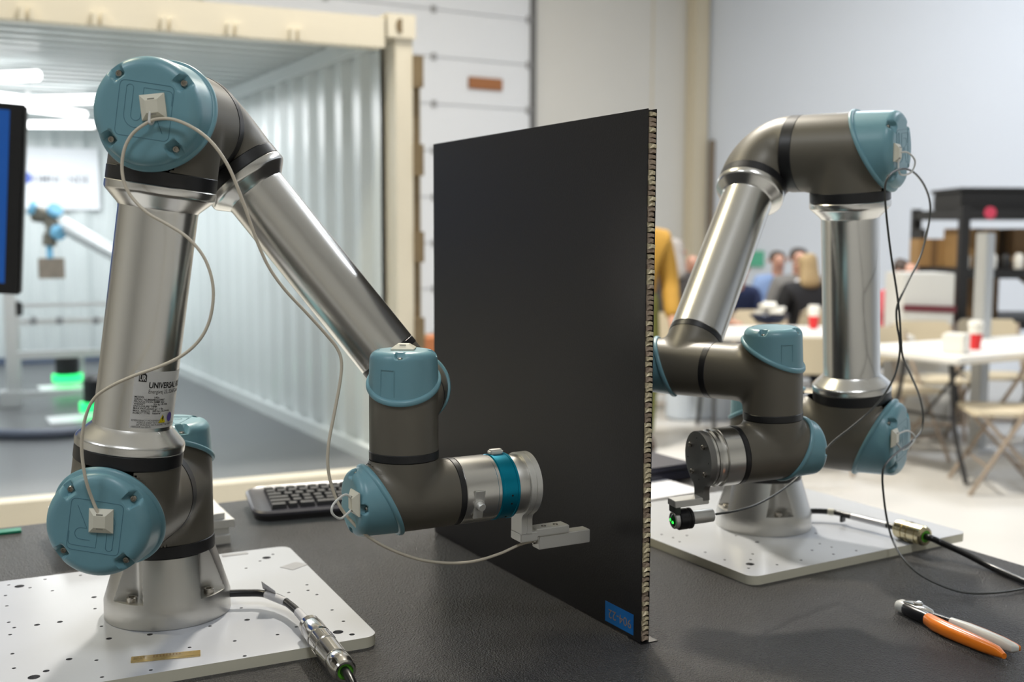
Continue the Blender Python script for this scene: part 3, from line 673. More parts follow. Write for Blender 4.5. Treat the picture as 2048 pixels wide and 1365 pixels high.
# ------------------------------------------------------------------ power cables with connectors
def power(name, A, pts, conn, tail, label, metal, rc, flag):
    t = thing(name, A, label, 'cable')
    g = G(); g.tube(spline(pts, 8), .0046, 14); put('cable_lead', g.mesh('cable_lead', 'cableb'), t)
    C0, C1 = [np.asarray(c, float) for c in conn]; d = C1-C0; L = np.linalg.norm(d); F = frame(C0, d, Zv)
    k = rc
    body = put('connector', G().rev([(.0050, 0), (k*.86, 0), (k*.93, .0015), (k*.93, L*.07), (k*.90, L*.075), (k, L*.10), (k, L*.30), (k*.9, L*.31), (k*.9, L*.33), (k, L*.335), (k, L*.50), (k*.93, L*.505), (k*.93, L*.525), (k, L*.53), (k, L*.78), (k*.95, L*.785), (k*.95, L*.80), (k, L*.81), (k, L*.93), (k*.9, L*.985), (k*.78, L), (k*.62, L), (k*.58, L*.96)], 56).mesh('connector', metal, 25), t, F)
    rb_ = G().box((0, 0, 0), (k*.07, k*.16, L*.12), bevel=k*.02).mesh('grip_rib', metal)
    for i in range(14):
        a = 2*pi*i/14; put('grip_rib', rb_, body, F @ RZ(a) @ T(k*1.0, 0, L*.42))
    put('green_seal', G().rev([(k*.60, L*.955), (k*.60, L*.985), (.0052, L*.985), (.0050, L*.955)], 40).mesh('green_seal', 'green', 30), body, F)
    g = G(); g.tube(spline(tail, 8), .0048, 14); put('cable_tail', g.mesh('cable_tail', 'cableb'), t)
    for (p0, p1, rr, mt, nm) in flag:
        g = G(); g.tube([np.asarray(p0)*(1-q)+np.asarray(p1)*q for q in (0, .25, .5, .75, 1)], rr, 16); put(nm, g.mesh(nm, mt), t)
    return t
zc = PT+.0172
p1 = [onz(455, 1188, zc), onz(490, 1187, zc), onz(525, 1188, zc), onz(560, 1198, zc), onz(590, 1219, zc-.001), onz(612, 1243, zc-.002), onz(622, 1256, zc-.003)]
c0, c1 = onz(619, 1251, PT+.0142), onz(691, 1345, PT+.0142)
dd = (c1-c0)/np.linalg.norm(c1-c0)
p1[-1] = c0+dd*.004
sp1 = spline(p1, 8)
wl = mat('label_film', (.62, .62, .64), .2)
pl_ = power('power_cable', p1[0], p1, (c0, c1), [c1-dd*.006, c1+dd*.012, c1+dd*.035-Zv*.006, c1+dd*.075-Zv*.0195, c1+dd*.14-Zv*.0215], 'black power cable with shiny round connector lying over the plate edge', 'nickel', .0135,
      [(sp1[18], sp1[27], .0051, wl, 'cable_label'), (sp1[34], sp1[43], .0052, wl, 'tape_wrap')])
g = G(); P0 = sp1[22]; e1 = (sp1[26]-sp1[18]); e1 /= np.linalg.norm(e1)
g.box((0, 0, .011), (.020, .0003, .022), frame(P0+Zv*.003, Zv*.35+np.array([-.5, .6, 0])*.9, e1)); put('label_flag', g.mesh('label_flag', wl, 0), pl_)
zr = PT+.0165
p2 = [onz(1612, 1023, zr), onz(1640, 1023, zr), onz(1672, 1026, zr), onz(1700, 1033, zr), onz(1735, 1040, zr), onz(1770, 1050, zr), onz(1798, 1058, zr)]
c0, c1 = onz(1796, 1057, PT+.0155), onz(1852, 1074, PT+.0155); dd = (c1-c0)/np.linalg.norm(c1-c0)
sp2 = spline(p2, 8)
tail = [c1-dd*.006, c1+dd*.010, onz(1882, 1086, .022), onz(1930, 1108, .014), onz(1985, 1136, .0056), onz(2048, 1164, .0054), onz(2110, 1190, .0054)]
pr2 = power('power_cable', p2[0], p2, (c0, c1), tail, 'black power cable with brassy ribbed connector at the bench corner', 'brass', .0150,
      [(sp2[12], sp2[15], .0054, 'nylon', 'cable_label'), (sp2[25], sp2[41], .0051, wl, 'tape_wrap')])
g = G(); P0 = sp2[20]; g.box((0, 0, -.006), (.012, .004, .012), T(*P0) @ RZ(.3)); put('label_flag', g.mesh('label_flag', 'cableb', 0), pr2)

# ------------------------------------------------------------------ black honeycomb panel
PX, PY, PL, PH, PYW, PTH = .4655, -.3432, .5480, .6147, -.0172, .0125
Fp = T(PX, PY, 0) @ RZ(-PYW)            # local y runs along the panel, x through its thickness
pn = thing('composite_panel', (PX, PY, 0), 'tall black panel with exposed honeycomb edge and blue tape tag', 'panel', rz=-PYW)
for x in (.0005, PTH-.0005):
    put('face_sheet', G().box((x, PL/2, PH/2+.001), (.0010, PL, PH-.001)).mesh('face_sheet', 'panel', 0), pn, Fp)
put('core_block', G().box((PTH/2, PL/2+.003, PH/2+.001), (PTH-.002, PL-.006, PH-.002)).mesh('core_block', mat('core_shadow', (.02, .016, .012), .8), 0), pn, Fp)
rng = random.Random(3); cm = []
for k in range(10):
    h = .0050+.0016*rng.random(); dpt = .0030+.0024*rng.random(); tl = (rng.random()-.5)*.0016
    w2 = (PTH-.0024)/2*(.86+.13*rng.random()); xo = (rng.random()-.5)*.0008
    v = [(xo-w2, -dpt, -h/2), (xo+w2, -dpt-tl, -h/2*.8), (xo+w2, -dpt-tl*.5, h/2*.5), (xo-w2, -dpt+tl*.5, h/2), (xo-w2, .003, -h/2), (xo+w2, .003, -h/2), (xo+w2, .003, h/2), (xo-w2, .003, h/2),
         (xo, -dpt-.0012*rng.random(), -h/2*.5), (xo+.001, -dpt+.0008, h/2*.9)]
    f = [(0, 8, 9, 3), (8, 1, 2, 9), (0, 4, 5, 1, 8), (3, 9, 2, 6, 7), (0, 3, 7, 4), (1, 5, 6, 2), (4, 7, 6, 5)]
    cm.append(G().add(v, f).mesh('honeycomb_cell', 'core' if k % 3 else 'core2', 0))
nc = 104
for i in range(nc):
    put('honeycomb_cell', cm[rng.randrange(10)], pn, Fp @ T(PTH/2, .0035, .0030+(PH-.0055)*(i+.5)/nc) @ RX((rng.random()-.5)*.3))
put('foot_plate', G().box((.011, .010, .0006), (.024, .026, .0011)).mesh('foot_plate', 'cableb', 0), pn, Fp)
q = [onp(a, b, (PX, PY, 0), (cos(-PYW), sin(-PYW), 0)) for a, b in ((1211.5, 1203), (1268, 1230), (1266.5, 1271), (1210, 1242))]
Fi = Fp.inverted(); ql = [Fi @ V3(p) for p in q]
ty0 = (ql[1].y+ql[2].y)/2; ty1 = (ql[0].y+ql[3].y)/2; tz0 = (ql[2].z+ql[3].z)/2; tz1 = (ql[0].z+ql[1].z)/2
tg = put('tape_tag', G().box((-.0002, (ty0+ty1)/2, (tz0+tz1)/2), (.0003, ty1-ty0, tz1-tz0)).mesh('tape_tag', 'bluetape', 0), pn, Fp)
tw = ty1-ty0; th_ = tz1-tz0
# handwriting is upside down: text runs towards +y, its top points down
def tagwrap(p): return tuple(Fp @ Vector((-.0006, ty0+.06*tw+p[0], tz0+.68*th_-p[1])))
put('tag_writing', textmesh([('904-22', 0, 0, th_*.62, 0, tw*.80/(th_*.62*2.75))], 'tapeink', tagwrap), tg)

# ------------------------------------------------------------------ small things on the bench
# keyboard
A = onz(545, 1049, 0); B = onz(700, 1036, 0); yaw = atan2(B[1]-A[1], B[0]-A[0])
kx0 = A[0]-.030*cos(yaw); ky0 = A[1]-.030*sin(yaw); Wk = T(kx0, ky0, 0) @ RZ(yaw)
kb = thing('keyboard', (kx0, ky0, 0), 'black computer keyboard with grey rounded rim', 'keyboard', rz=yaw)
M['kbody'] = mat('keyboard_black', (.012, .012, .014), .4); M['krim'] = mat('keyboard_rim', (.038, .038, .048), .3); M['key'] = mat('key_black', (.020, .020, .023), .35)
ol = rrect(.440, .158, .030, 8, .22, .079); ol2 = rrect(.432, .150, .028, 8, .22, .079); ol3 = rrect(.418, .136, .022, 8, .22, .079)
tilt = Wk @ T(0, 0, .003) @ RX(radians(3.5))
put('keyboard_base', G().prism(ol2, .012).mesh('keyboard_base', 'kbody', 30), kb, tilt)
n_ = len(ol)
rim = G(); v = [(x, y, .0105) for x, y in ol]+[(x, y, .0150) for x, y in ol]+[(x, y, .0175) for x, y in ol2]+[(x, y, .0150) for x, y in ol3]
f = []
for j in range(3): f += [(j*n_+i, j*n_+(i+1) % n_, (j+1)*n_+(i+1) % n_, (j+1)*n_+i) for i in range(n_)]
f.append(tuple(3*n_+i for i in range(n_))); f.append(tuple(range(n_-1, -1, -1)))
put('keyboard_rim', rim.add(v, f).mesh('keyboard_rim', 'krim', 40), kb, tilt)
def keym(wd): 
    h = .0075; a, b = wd/2, .0076; t2 = .0019
    v = [(-a, -b, 0), (a, -b, 0), (a, b, 0), (-a, b, 0), (-a+t2, -b+t2, h), (a-t2, -b+t2, h), (a-t2, b-t2, h), (-a+t2, b-t2, h)]
    return G().add(v, [(0, 1, 5, 4), (1, 2, 6, 5), (2, 3, 7, 6), (3, 0, 4, 7), (4, 5, 6, 7)]).mesh('key', 'key', 0)
km = {1: keym(.0165), 1.5: keym(.0260), 2: keym(.0355), 5: keym(.098)}
rows = [[1.5, 1, 1.5, 5, 1.5, 1, 1.5, 1, 1, 1], [2, 1]+[1]*11+[2, 1, 1], [2]+[1]*13+[1, 1], [1.5]+[1]*13+[1, 1], [1]*13+[2, 1, 1], [1]*16]
for j, rw in enumerate(rows):
    x = .030
    for kw in rw:
        wd = {1: .019, 1.5: .0285, 2: .038, 5: .1005}[kw]
        if x+wd > .415: break
        put('key', km[kw], kb, tilt @ T(x+wd/2, .030+.0192*j, .0150)); x += wd
# stack of white boards behind the labelled arm's base
M['board'] = mat('foam_board', (.66, .66, .65), .6, var=.1, vscale=90)
zb = 0.0
for i in range(4):
    h = (.0135, .011, .0125, .010)[i]
    nm_ = ('bottom', 'second', 'third', 'top')[i]
    yaw = (-.03, .02, -.01, .035)[i]
    g = G(); nn = 40; ed = []
    for (xa, ya), (xb, yb_) in zip([(-.115, -.09), (.115, -.09), (.115, .09), (-.115, .09)], [(.115, -.09), (.115, .09), (-.115, .09), (-.115, -.09)]):
        for q in range(10): ed.append((xa+(xb-xa)*q/10+(rng.random()-.5)*.003, ya+(yb_-ya)*q/10+(rng.random()-.5)*.003))
    put('foam_board', g.prism(ed, h-.0006).mesh('foam_board', 'board', 0), None, T(.040+.003*i*(-1)**i, .395, zb) @ RZ(yaw), 'rough edged white board, %s of the stack behind the robot base' % nm_, 'board', 'stacked white boards'); zb += h
# green card
ga, gb = onz(38, 1062, 0), onz(-40, 1076, 0)
put('green_card', G().box((0, 0, .002), (.11, .022, .004), bevel=.0008).mesh('green_card', mat('card_green', (.0, .19, .10), .35)), None, T(ga[0]-.052, ga[1]-.004, 0) @ RZ(-.03), 'small bright green plastic strip lying on the black bench', 'strip')
# amber gauge on the plate
a0, a1 = onz(262, 1323, PT), onz(401, 1309, PT); mid = (a0+a1)/2; yaw = atan2(a1[1]-a0[1], a1[0]-a0[0]); Lg = np.linalg.norm(a1-a0)
gt = thing('plastic_gauge', (mid[0], mid[1], PT), 'amber clear plastic gauge strip with printed marks on the white plate', 'gauge', rz=yaw)
Wg = T(mid[0], mid[1], PT) @ RZ(yaw)
put('gauge_body', G().box((0, 0, .0012), (Lg, .0135, .0022), bevel=.0003).mesh('gauge_body', mat('amber_plastic', (.85, .66, .30), .08, trans=.8)), gt, Wg)
for i in range(9):
    put('scale_mark', G().box((-Lg/2+.0235+.0034*i, .0022, .00235), (.0010, .0075-.0004*i, .0001)).mesh('scale_mark', mat('mark_brown', (.20, .10, .03), .4) if i == 0 else bpy.data.materials['mark_brown'], 0), gt, Wg)
put('gauge_text', textmesh([('ISO 5580', -Lg/2+.0025, .0028, .0030, 0, 1.2), ('50% X-Y', -Lg/2+.0025, -.0005, .0028, 0, 1.2), ('No. 21', -Lg/2+.0025, -.0035, .0028, 0, 1.2)], 'ink', None, 'gauge_text', .0024), gt, Wg)
for (px_, py_, sx, sy, rz) in ((588, 1133, .030, .024, .5), (470, 1110, .036, .010, -.05)):
    P = onz(px_, py_, PT); put('tape_patch', G().box((0, 0, .0003), (sx, sy, .0004)).mesh('tape_patch', 'tape', 0), None, T(*P) @ RZ(rz), ('torn grey tape patch near the plate corner' if sx < .034 else 'narrow grey tape patch on the back edge of the plate'), 'tape')
# pliers
def pliers():
    tip = onz(1797, 1223, 0); e1 = onz(2008, 1328, 0); e2 = onz(2037, 1313, 0)
    t = thing('pliers', (tip+e1)/2, 'orange and white handled pliers with black head lying on the bench', 'pliers')
    M['orange'] = mat('grip_orange', (.80, .20, .012), .28, coat=.4); M['gripw'] = mat('grip_white', (.62, .62, .58), .35); M['plblack'] = mat('plier_black', (.009, .009, .011), .3)
    ax = (e1+e2)/2-tip; Lp = np.linalg.norm(ax); ax = ax/Lp; sd = np.cross(Zv, ax)
    def sweep(path, prof, mt, nm, par, zs=1.0):
        g = G(); v = []; f = []; n = 20; m = len(path)
        for i, p in enumerate(path):
            tq = path[min(i+1, m-1)]-path[max(i-1, 0)]; tq = tq/np.linalg.norm(tq); s2 = np.cross(Zv, tq); wx, hz_ = prof[i]
            for j in range(n): a = 2*pi*j/n; c_, s_ = cos(a), sin(a); v.append(p+s2*wx*np.sign(c_)*abs(c_)**.8+Zv*hz_*np.sign(s_)*abs(s_)**.8)
        for i in range(m-1): f += [(i*n+j, i*n+(j+1) % n, (i+1)*n+(j+1) % n, (i+1)*n+j) for j in range(n)]
        f += [tuple(range(n-1, -1, -1)), tuple((m-1)*n+j for j in range(n))]
        return put(nm, g.add(v, f).mesh(nm, mt, 50), par)
    P = lambda s_, o, z: tip+ax*s_*Lp+sd*o+Zv*z
    k = Lp/.185
    sweep([P(-.005, 0, .0085), P(.0, 0, .0085), P(.02, 0, .0085), P(.06, 0, .0085), P(.09, 0, .0085)], [(.004, .004), (.007, .006), (.0088, .0078), (.0092, .0082), (.0092, .0080)], 'gripw', 'nose_tip', t)
    hd = sweep([P(.075, .0, .0085), P(.12, -.001, .0085), P(.20, -.002, .0085), P(.30, -.004, .0085), P(.36, -.006, .0085)], [(.0085, .0078), (.0105, .0082), (.0110, .0084), (.0085, .0082), (.006, .007)], 'plblack', 'head', t)
    sweep([P(.05, .002, .0150), P(.10, .002, .0164), P(.20, .002, .0166), P(.29, .001, .0160), P(.33, .0, .0140)], [(.006, .0014), (.0085, .0018), (.0088, .0018), (.006, .0016), (.002, .001)], 'nickel', 'head_plate', hd)
    put('pivot', G().rev([(.0058, 0), (.0058, .0022), (.0048, .0030), (.0020, .0026)], 28).mesh('pivot', 'nickel', 30), hd, T(*P(.17, .003, .0176)))
    ea = e1+Zv*.0085; eb = e2+Zv*.0085
    h1 = [P(.24, -.004, .0085), P(.32, -.0062, .0085), P(.42, -.0105, .0085), P(.55, -.0125, .0085), P(.70, -.0125, .0085), P(.85, -.0125, .0085), P(.95, -.0125, .0085), ea]
    sweep(h1[:3], [(.006, .0072)]*3, 'plblack', 'shank', t)
    sweep(h1[1:], [(.0070, .0078), (.0088, .0085), (.0092, .0085), (.0086, .0082), (.0072, .0075), (.0055, .0062), (.0028, .0032)], 'orange', 'handle', t)
    h2 = [P(.24, .004, .0085), P(.33, .0065, .0085), P(.44, .0095, .0085), P(.58, .0115, .0085), P(.72, .0122, .0085), P(.86, .0125, .0085), P(.95, .0125, .0085), eb]
    sweep(h2[:4], [(.0045, .0060)]*4, 'plblack', 'shank', t)
    sweep(h2[2:], [(.0048, .0070), (.0062, .0080), (.0066, .0080), (.0058, .0074), (.0046, .0060), (.0022, .0030)], 'gripw', 'handle', t)
    sweep([q+sd*.0028 for q in h2[2:]], [(.0040, .0060), (.0048, .0074), (.0052, .0074), (.0046, .0068), (.0036, .0054), (.0016, .0026)], 'orange', 'handle_back', t)
    sweep([P(.40, -.0045, .0120), P(.55, -.0055, .0130), P(.72, -.0065, .0124), P(.9, -.009, .0108)], [(.0016, .0010), (.0024, .0012), (.0022, .0012), (.0012, .0008)], 'gripw', 'handle_inlay', t)
pliers()
# laptop and papers behind the panel
P = onz(1383, 958, 0)
lt = thing('laptop', (P[0]-.17, P[1]+.10, 0), 'closed dark blue laptop lying on the bench behind the black panel', 'laptop', rz=.06)
Wl = T(P[0]-.17, P[1]+.10, 0) @ RZ(.06); M['lap'] = mat('laptop_dark', (.012, .013, .030), .35)
put('laptop_base', G().box((0, 0, .011), (.34, .23, .018), bevel=.003).mesh('laptop_base', 'lap'), lt, Wl)
put('laptop_lid', G().box((0, .001, .0265), (.338, .228, .011), bevel=.003).mesh('laptop_lid', 'lap'), lt, Wl)
P = onz(1372, 985, 0)
put('paper_stack', G().box((0, 0, .004), (.21, .15, .008), bevel=.0008).mesh('paper_stack', mat('paper', (.74, .74, .78), .7)), None, T(P[0]-.09, P[1]+.035, 0) @ RZ(.06), 'white paper stack on the bench beside the dark laptop', 'paper')

# ------------------------------------------------------------------ shipping container
M['cream'] = mat('container_cream', (.62, .575, .475), .5, var=.05, vscale=3)
M['inner'] = mat('container_lining', (.63, .67, .67), .28, var=.03, vscale=2)
M['cfloor'] = mat('container_floor', (.10, .105, .11), .32, var=.15, vscale=3)
M['rust'] = mat('hinge_rust', (.16, .115, .06), .6, var=.3, vscale=12)
CO = np.array([2.045, 3.86, FLOOR]); CE_ = np.array([-.024, .9997, 0]); CG = np.array([-1.0, .085, 0]); CG = CG/np.linalg.norm(CG)
CW, CL, CH = 2.44, 6.06, 2.51; CF = .165      # width, length, height, floor level
def cp(a, b, h): return CO+CG*a+CE_*b+Zv*h      # a: to the left of the right post, b: into the container
ct = thing('shipping_container', cp(CW/2, CL/2, 0), 'open cream shipping container with pale corrugated lining', 'container')
def slab(name, a0, a1, b0, b1, h0, h1, mt, par=None):
    v = [cp(a, b, h) for h in (h0, h1) for b in (b0, b1) for a in (a0, a1)]
    return put(name, G().add(v, [(0, 1, 3, 2), (4, 6, 7, 5), (0, 4, 5, 1), (2, 3, 7, 6), (0, 2, 6, 4), (1, 5, 7, 3)]).mesh(name, mt, 0), par or ct)
for a0, a1 in ((.015, .105), (CW-.105, CW-.015)):
    slab('corner_post', a0, a1, 0, .14, .118, CH-.118, 'cream'); slab('corner_post', a0, a1, CL-.14, CL, .118, CH-.118, 'cream')
slab('door_sill', .162, CW-.162, 0, .10, 0, CF, 'cream')
hd = slab('door_header', .162, CW-.162, 0, .09, CH-.172, CH-.022, 'cream')
for i in range(7):
    a = .62+.30*i
    for q in (-.020, .020): slab('cam_keeper', a+q-.011, a+q+.011, -.035, 0, CH-.175, CH-.120, 'cream', hd)
for a0 in (0, CW-.162):
    for h0 in (0, CH-.118):
        c = slab('corner_casting', a0, a0+.150, -.008, .17, h0, h0+.118, 'cream')
        P = cp(a0+.081, -.009, h0+.058); put('casting_hole', G().rev([(.030, 0), (.030, .004)], 24).mesh('casting_hole', 'rust'), c, frame(P, CE_, Zv) @ Matrix.Diagonal((1.25, .85, 1, 1)))
def corr(fn, L, name, mt, pitch=.275, dep=.036):
    g = G(); xs = []; x = 0; seq = [(0, 0), (.07, 0), (.1375, dep), (.2075, dep)]
    while x < L:
        for q, d in seq:
            if x+q <= L: xs.append((x+q, d))
        x += pitch
    xs.append((L, 0)); v = []; f = []
    for q, d in xs: v += [fn(q, d, 0), fn(q, d, 1)]
    for i in range(len(xs)-1): f.append((2*i, 2*i+2, 2*i+3, 2*i+1))
    return put(name, g.add(v, f).mesh(name, mt, 0), ct)
corr(lambda q, d, e: cp(.130-d, .14+q, CF-.01+(CH-CF-.09)*e), CL-.28, 'corrugated_wall', 'inner')
corr(lambda q, d, e: cp(CW-.130+d, .14+q, CF-.01+(CH-CF-.09)*e), CL-.28, 'corrugated_wall', 'inner')
corr(lambda q, d, e: cp(.13+q, CL-.08+d, CF-.01+(CH-CF-.09)*e), CW-.26, 'corrugated_wall', 'inner')
corr(lambda q, d, e: cp(.10+(CW-.20)*e, .09+q, CH-.062+d*.6), CL-.13, 'corrugated_roof', 'inner', .20, .022)
slab('outer_side', .0, .02, .14, CL-.14, .06, CH-.06, 'cream'); slab('outer_side', CW-.02, CW, .14, CL-.14, .06, CH-.06, 'cream'); slab('outer_end', .1, CW-.1, CL-.02, CL, .06, CH-.06, 'cream'); slab('outer_roof', .02, CW-.02, .05, CL-.02, CH-.030, CH-.012, 'cream')
slab('container_floor', .10, CW-.10, .10, CL-.06, CF-.04, CF, 'cfloor')
slab('floor_rail', .130, .175, .14, CL-.08, CF, CF+.075, 'inner'); slab('top_rail', .125, .175, .14, CL-.08, CH-.145, CH-.06, 'inner')
slab('floor_rail', CW-.175, CW-.130, .14, CL-.08, CF, CF+.075, 'inner'); slab('floor_rail', .18, CW-.18, CL-.13, CL-.08, CF, CF+.06, mat('rail_blue', (.10, .13, .20), .5))
dr = slab('door_leaf', -.050, -.030, .05, 1.22, .15, CH-.24, 'cream')
for i in range(5):
    h = .35+.45*i; slab('hinge', -.040, .015, -.01, .05, h, h+.16, 'rust', dr)
slab('door_gasket', -.030, .013, .02, .06, .16, CH-.25, 'rust', dr)
# light bars under the container roof
M['led'] = mat('led_white', (1.0, 1.0, 1.0), .5, emit=9.0)
lh = CH-.16
zig = [[(1.55+.0, 1.9), (1.95, 2.3), (2.22, 1.9)], [(.95, 2.9), (1.45, 3.3), (1.95, 2.9), (2.22, 3.2)], [(.95, 4.1), (1.45, 3.7), (1.95, 4.1), (2.22, 3.8)], [(.75, 4.9), (1.45, 5.2), (1.95, 4.8), (2.22, 5.1)]]
for i, ch in enumerate(zig):
    g = G()
    for (a, b), (c, d) in zip(ch[:-1], ch[1:]): g.tube([cp(a, b, lh), cp((a+c)/2, (b+d)/2, lh), cp(c, d, lh)], .030, 10)
    g2 = G()
    t = thing('led_light_bar', cp(*ch[1], lh), 'bright zigzag light tube under the container roof, %s from the door opening' % ('first', 'second', 'third', 'fourth')[i], 'light', 'zigzag light tubes in the container')
    for (a, b), (c, d) in zip(ch[:-1], ch[1:]):
        gg = G(); gg.tube([cp(a, b, lh), cp((a+c)/2, (b+d)/2, lh), cp(c, d, lh)], .030, 10); put('tube', gg.mesh('tube', 'led'), t)
    put('bracket', G().box(tuple(cp(*ch[1], lh+.050)), (.03, .03, .055)).mesh('bracket', 'wire', 0), t)
for b, e in ((2.2, 36), (4.6, 44)):
    ld = bpy.data.lights.new('container_light', 'AREA'); ld.shape = 'RECTANGLE'; ld.size = 1.5; ld.size_y = 1.6; ld.energy = e*2; ld.color = (.95, .98, 1.0)
    lo = bpy.data.objects.new('container_light', ld); COL.objects.link(lo); P = cp(CW/2, b, lh-.04); lo.location = P
# banner on the container end wall
P = cp(0, CL-.10, 0)
def onend(px, py): return onp(px, py, P, np.cross(CG, Zv))
b0, b1 = onend(20, 292), onend(200, 420)
bw = np.linalg.norm((b1-b0)[:2]); zc_ = (b0[2]+b1[2])/2; bc = (b0+b1)/2
M['banner'] = mat('banner_white', (.82, .83, .86), .5)
Fb = frame((bc[0], bc[1], zc_), -np.cross(Zv, -CG), -CG)
bn = thing('wall_banner', (bc[0], bc[1], zc_), 'white banner with dark lettering on the container end wall', 'banner')
put('banner_sheet', G().box((0, 0, 0), (bw, b0[2]-b1[2], .012), Fb).mesh('banner_sheet', 'banner', 0), bn)
up_ = 1 if (Fb.to_3x3() @ Vector((0, 1, 0))).z > 0 else -1
put('banner_text', textmesh([('OMNI / NDE', -bw*.27, -.04, bw*.125, .001, .95)], mat('banner_ink', (.16, .16, .19), .5), lambda p: tuple(Fb @ Vector((p[0], up_*p[1], .009*(1)))) ), bn)
put('banner_emblem', G().rev([(.06, .007), (.045, .010)], 6, Fb @ T(-bw*.34, 0, 0)).mesh('banner_emblem', mat('emblem_blue', (.10, .16, .55), .5)), bn)
# bench frame, small arm and lamps inside the container
M['extr'] = mat('extrusion', (.72, .73, .74), .3, .6)
DB = 7.7
bf = thing('inspection_station', atd(22, 815, DB), 'pale aluminium extrusion station standing inside the container', 'station')
PB = atd(22, 700, DB); Fx = -CG; Fy = CE_
def fr(px, py, off=0): return onp(px, py, PB+Fy*off, np.array([-Fx[1], Fx[0], 0]))
zf = FLOOR+CF
def post(px, off, ztop, nm='post'):
    A = fr(px, 700, off); put(nm, G().bar((A[0], A[1], zf), (A[0], A[1], ztop), .075).mesh(nm, 'extr', 0), bf)
z608 = fr(22, 608)[2]; z712 = fr(22, 712)[2]; z645 = fr(100, 645, .7)[2]; z795 = max(fr(22, 795)[2], zf+.06)
post(22, 0, fr(22, 470)[2]); post(30, .75, z608); post(330, .75, z608); post(330, 0, z608)
for py, off, th2 in ((645, .75, .05), (712, 0, .055), (792, 0, .05), (612, .75, .03)):
    A, B = fr(22, py, off), fr(330, py, off); B[2] = A[2]; put('rail', G().bar(A, B, th2).mesh('rail', 'extr', 0), bf)
A = fr(20, 800); put('foot', G().box((A[0], A[1], zf+.06), (.14, .12, .12), bevel=.01).mesh('foot', 'extr'), bf)
A = fr(36, 618); put('clamp', G().box((A[0], A[1], A[2]), (.06, .06, .10), bevel=.01).mesh('clamp', 'ring'), bf)
for px_ in (66, 118, 190):
    A = fr(px_, 641, .75); put('clamp', G().box((A[0], A[1]-.03, A[2]), (.05, .04, .06), bevel=.008).mesh('clamp', 'tape'), bf)
M['ledg'] = mat('ring_light_green', (.03, 1.0, .25), .4, emit=2.2); M['sheet'] = mat('white_sheet', (.75, .76, .78), .4)
for px_, py_, sheet, nm in ((135, 755, (135, 775), 'dark camera unit with green ring light over a white sheet'), (196, 812, (165, 838), 'dark camera unit with green ring light beside the robot pedestal')):
    q = onz(sheet[0], sheet[1], zf+.004)
    put('white_sheet', G().box((q[0]+.02, q[1], zf+.005), (.46, .30, .010)).mesh('white_sheet', 'sheet', 0), None, None, 'white sheet on the container floor %s' % ('under the camera unit' if px_ == 135 else 'closest to the door sill'), 'sheet')
    dpt = float((q-CAM_C) @ _f); c = atd(px_, py_, dpt)
    t = thing('camera_unit', (c[0], c[1], zf+.01), nm, 'camera', 'camera units in the container')
    put('ring_light', G().rev([(.05, 0), (.115, 0), (.115, .055), (.05, .055)], 32).mesh('ring_light', 'ledg', 30), t, T(c[0], c[1], c[2]-.03))
    put('camera_body', G().rev([(.06, .055), (.09, .06), (.09, .21), (.06, .24)], 32).mesh('camera_body', 'ring', 30), t, T(c[0], c[1], c[2]-.03))
    put('stand', G().box((c[0]+.12, c[1]+.05, (zf+.012+c[2]+.15)/2), (.03, .03, c[2]+.15-zf-.012)).mesh('stand', 'extr', 0), t)
    put('stand_arm', G().box((c[0]+.06, c[1]+.03, c[2]+.15), (.14, .03, .03)).mesh('stand_arm', 'extr', 0), t)
# distant robot arm
DR = 8.4
def rp(px, py, o=0.0): return atd(px, py, DR+o)
ra = thing('robot_arm', (rp(330, 640)[0], rp(330, 640)[1], z608), 'small distant robot arm with white tube holding a brown sample in the container', 'robot')
M['rwhite'] = mat('arm_white', (.62, .63, .64), .3, .5); M['rblue'] = mat('joint_blue', (.16, .42, .62), .4); M['sample'] = mat('sample_brown', (.23, .19, .15), .6, var=.4, vscale=12)
g = G(); g.tube([rp(125, 450), rp(180, 480), rp(262, 525)], .060, 20); put('forearm_tube', g.mesh('forearm_tube', 'rwhite'), ra)
g = G(); g.tube([rp(262, 525), rp(300, 545)], .075, 20); put('joint_housing', g.mesh('joint_housing', 'housing'), ra)
A = rp(300, 548); g = G(); g.tube([A, (A[0], A[1], z608)], .07, 20); put('base_pedestal', g.mesh('base_pedestal', 'housing'), ra)
g = G(); g.tube([rp(118, 446), rp(104, 470)], .062, 20); put('wrist_housing', g.mesh('wrist_housing', 'housing'), ra)
g = G(); g.tube([rp(100, 468), rp(99, 492)], .052, 20); put('wrist_housing', g.mesh('wrist_housing', 'housing'), ra)
g = G(); g.tube([rp(68, 428), rp(100, 432)], .062, 20); put('wrist_housing', g.mesh('wrist_housing', 'housing'), ra)
g = G(); g.tube([rp(100, 425), rp(102, 452)], .052, 20); put('wrist_housing', g.mesh('wrist_housing', 'housing'), ra)
for px_, py_, ex in ((70, 418, (58, 414)), (108, 424, (112, 418)), (112, 462, (122, 468))):
    g = G(); g.tube([rp(px_, py_, -.03), rp(*ex, -.05)], .058, 20); put('cap', g.mesh('cap', 'rblue'), ra)
g = G(); g.tube([rp(99, 492), rp(100, 522)], .025, 12); put('tool_shaft', g.mesh('tool_shaft', 'rblue'), ra)
A = rp(103, 537); put('sample_plate', G().box((A[0], A[1], A[2]), (.19, .03, .16), bevel=.004).mesh('sample_plate', 'sample'), ra)
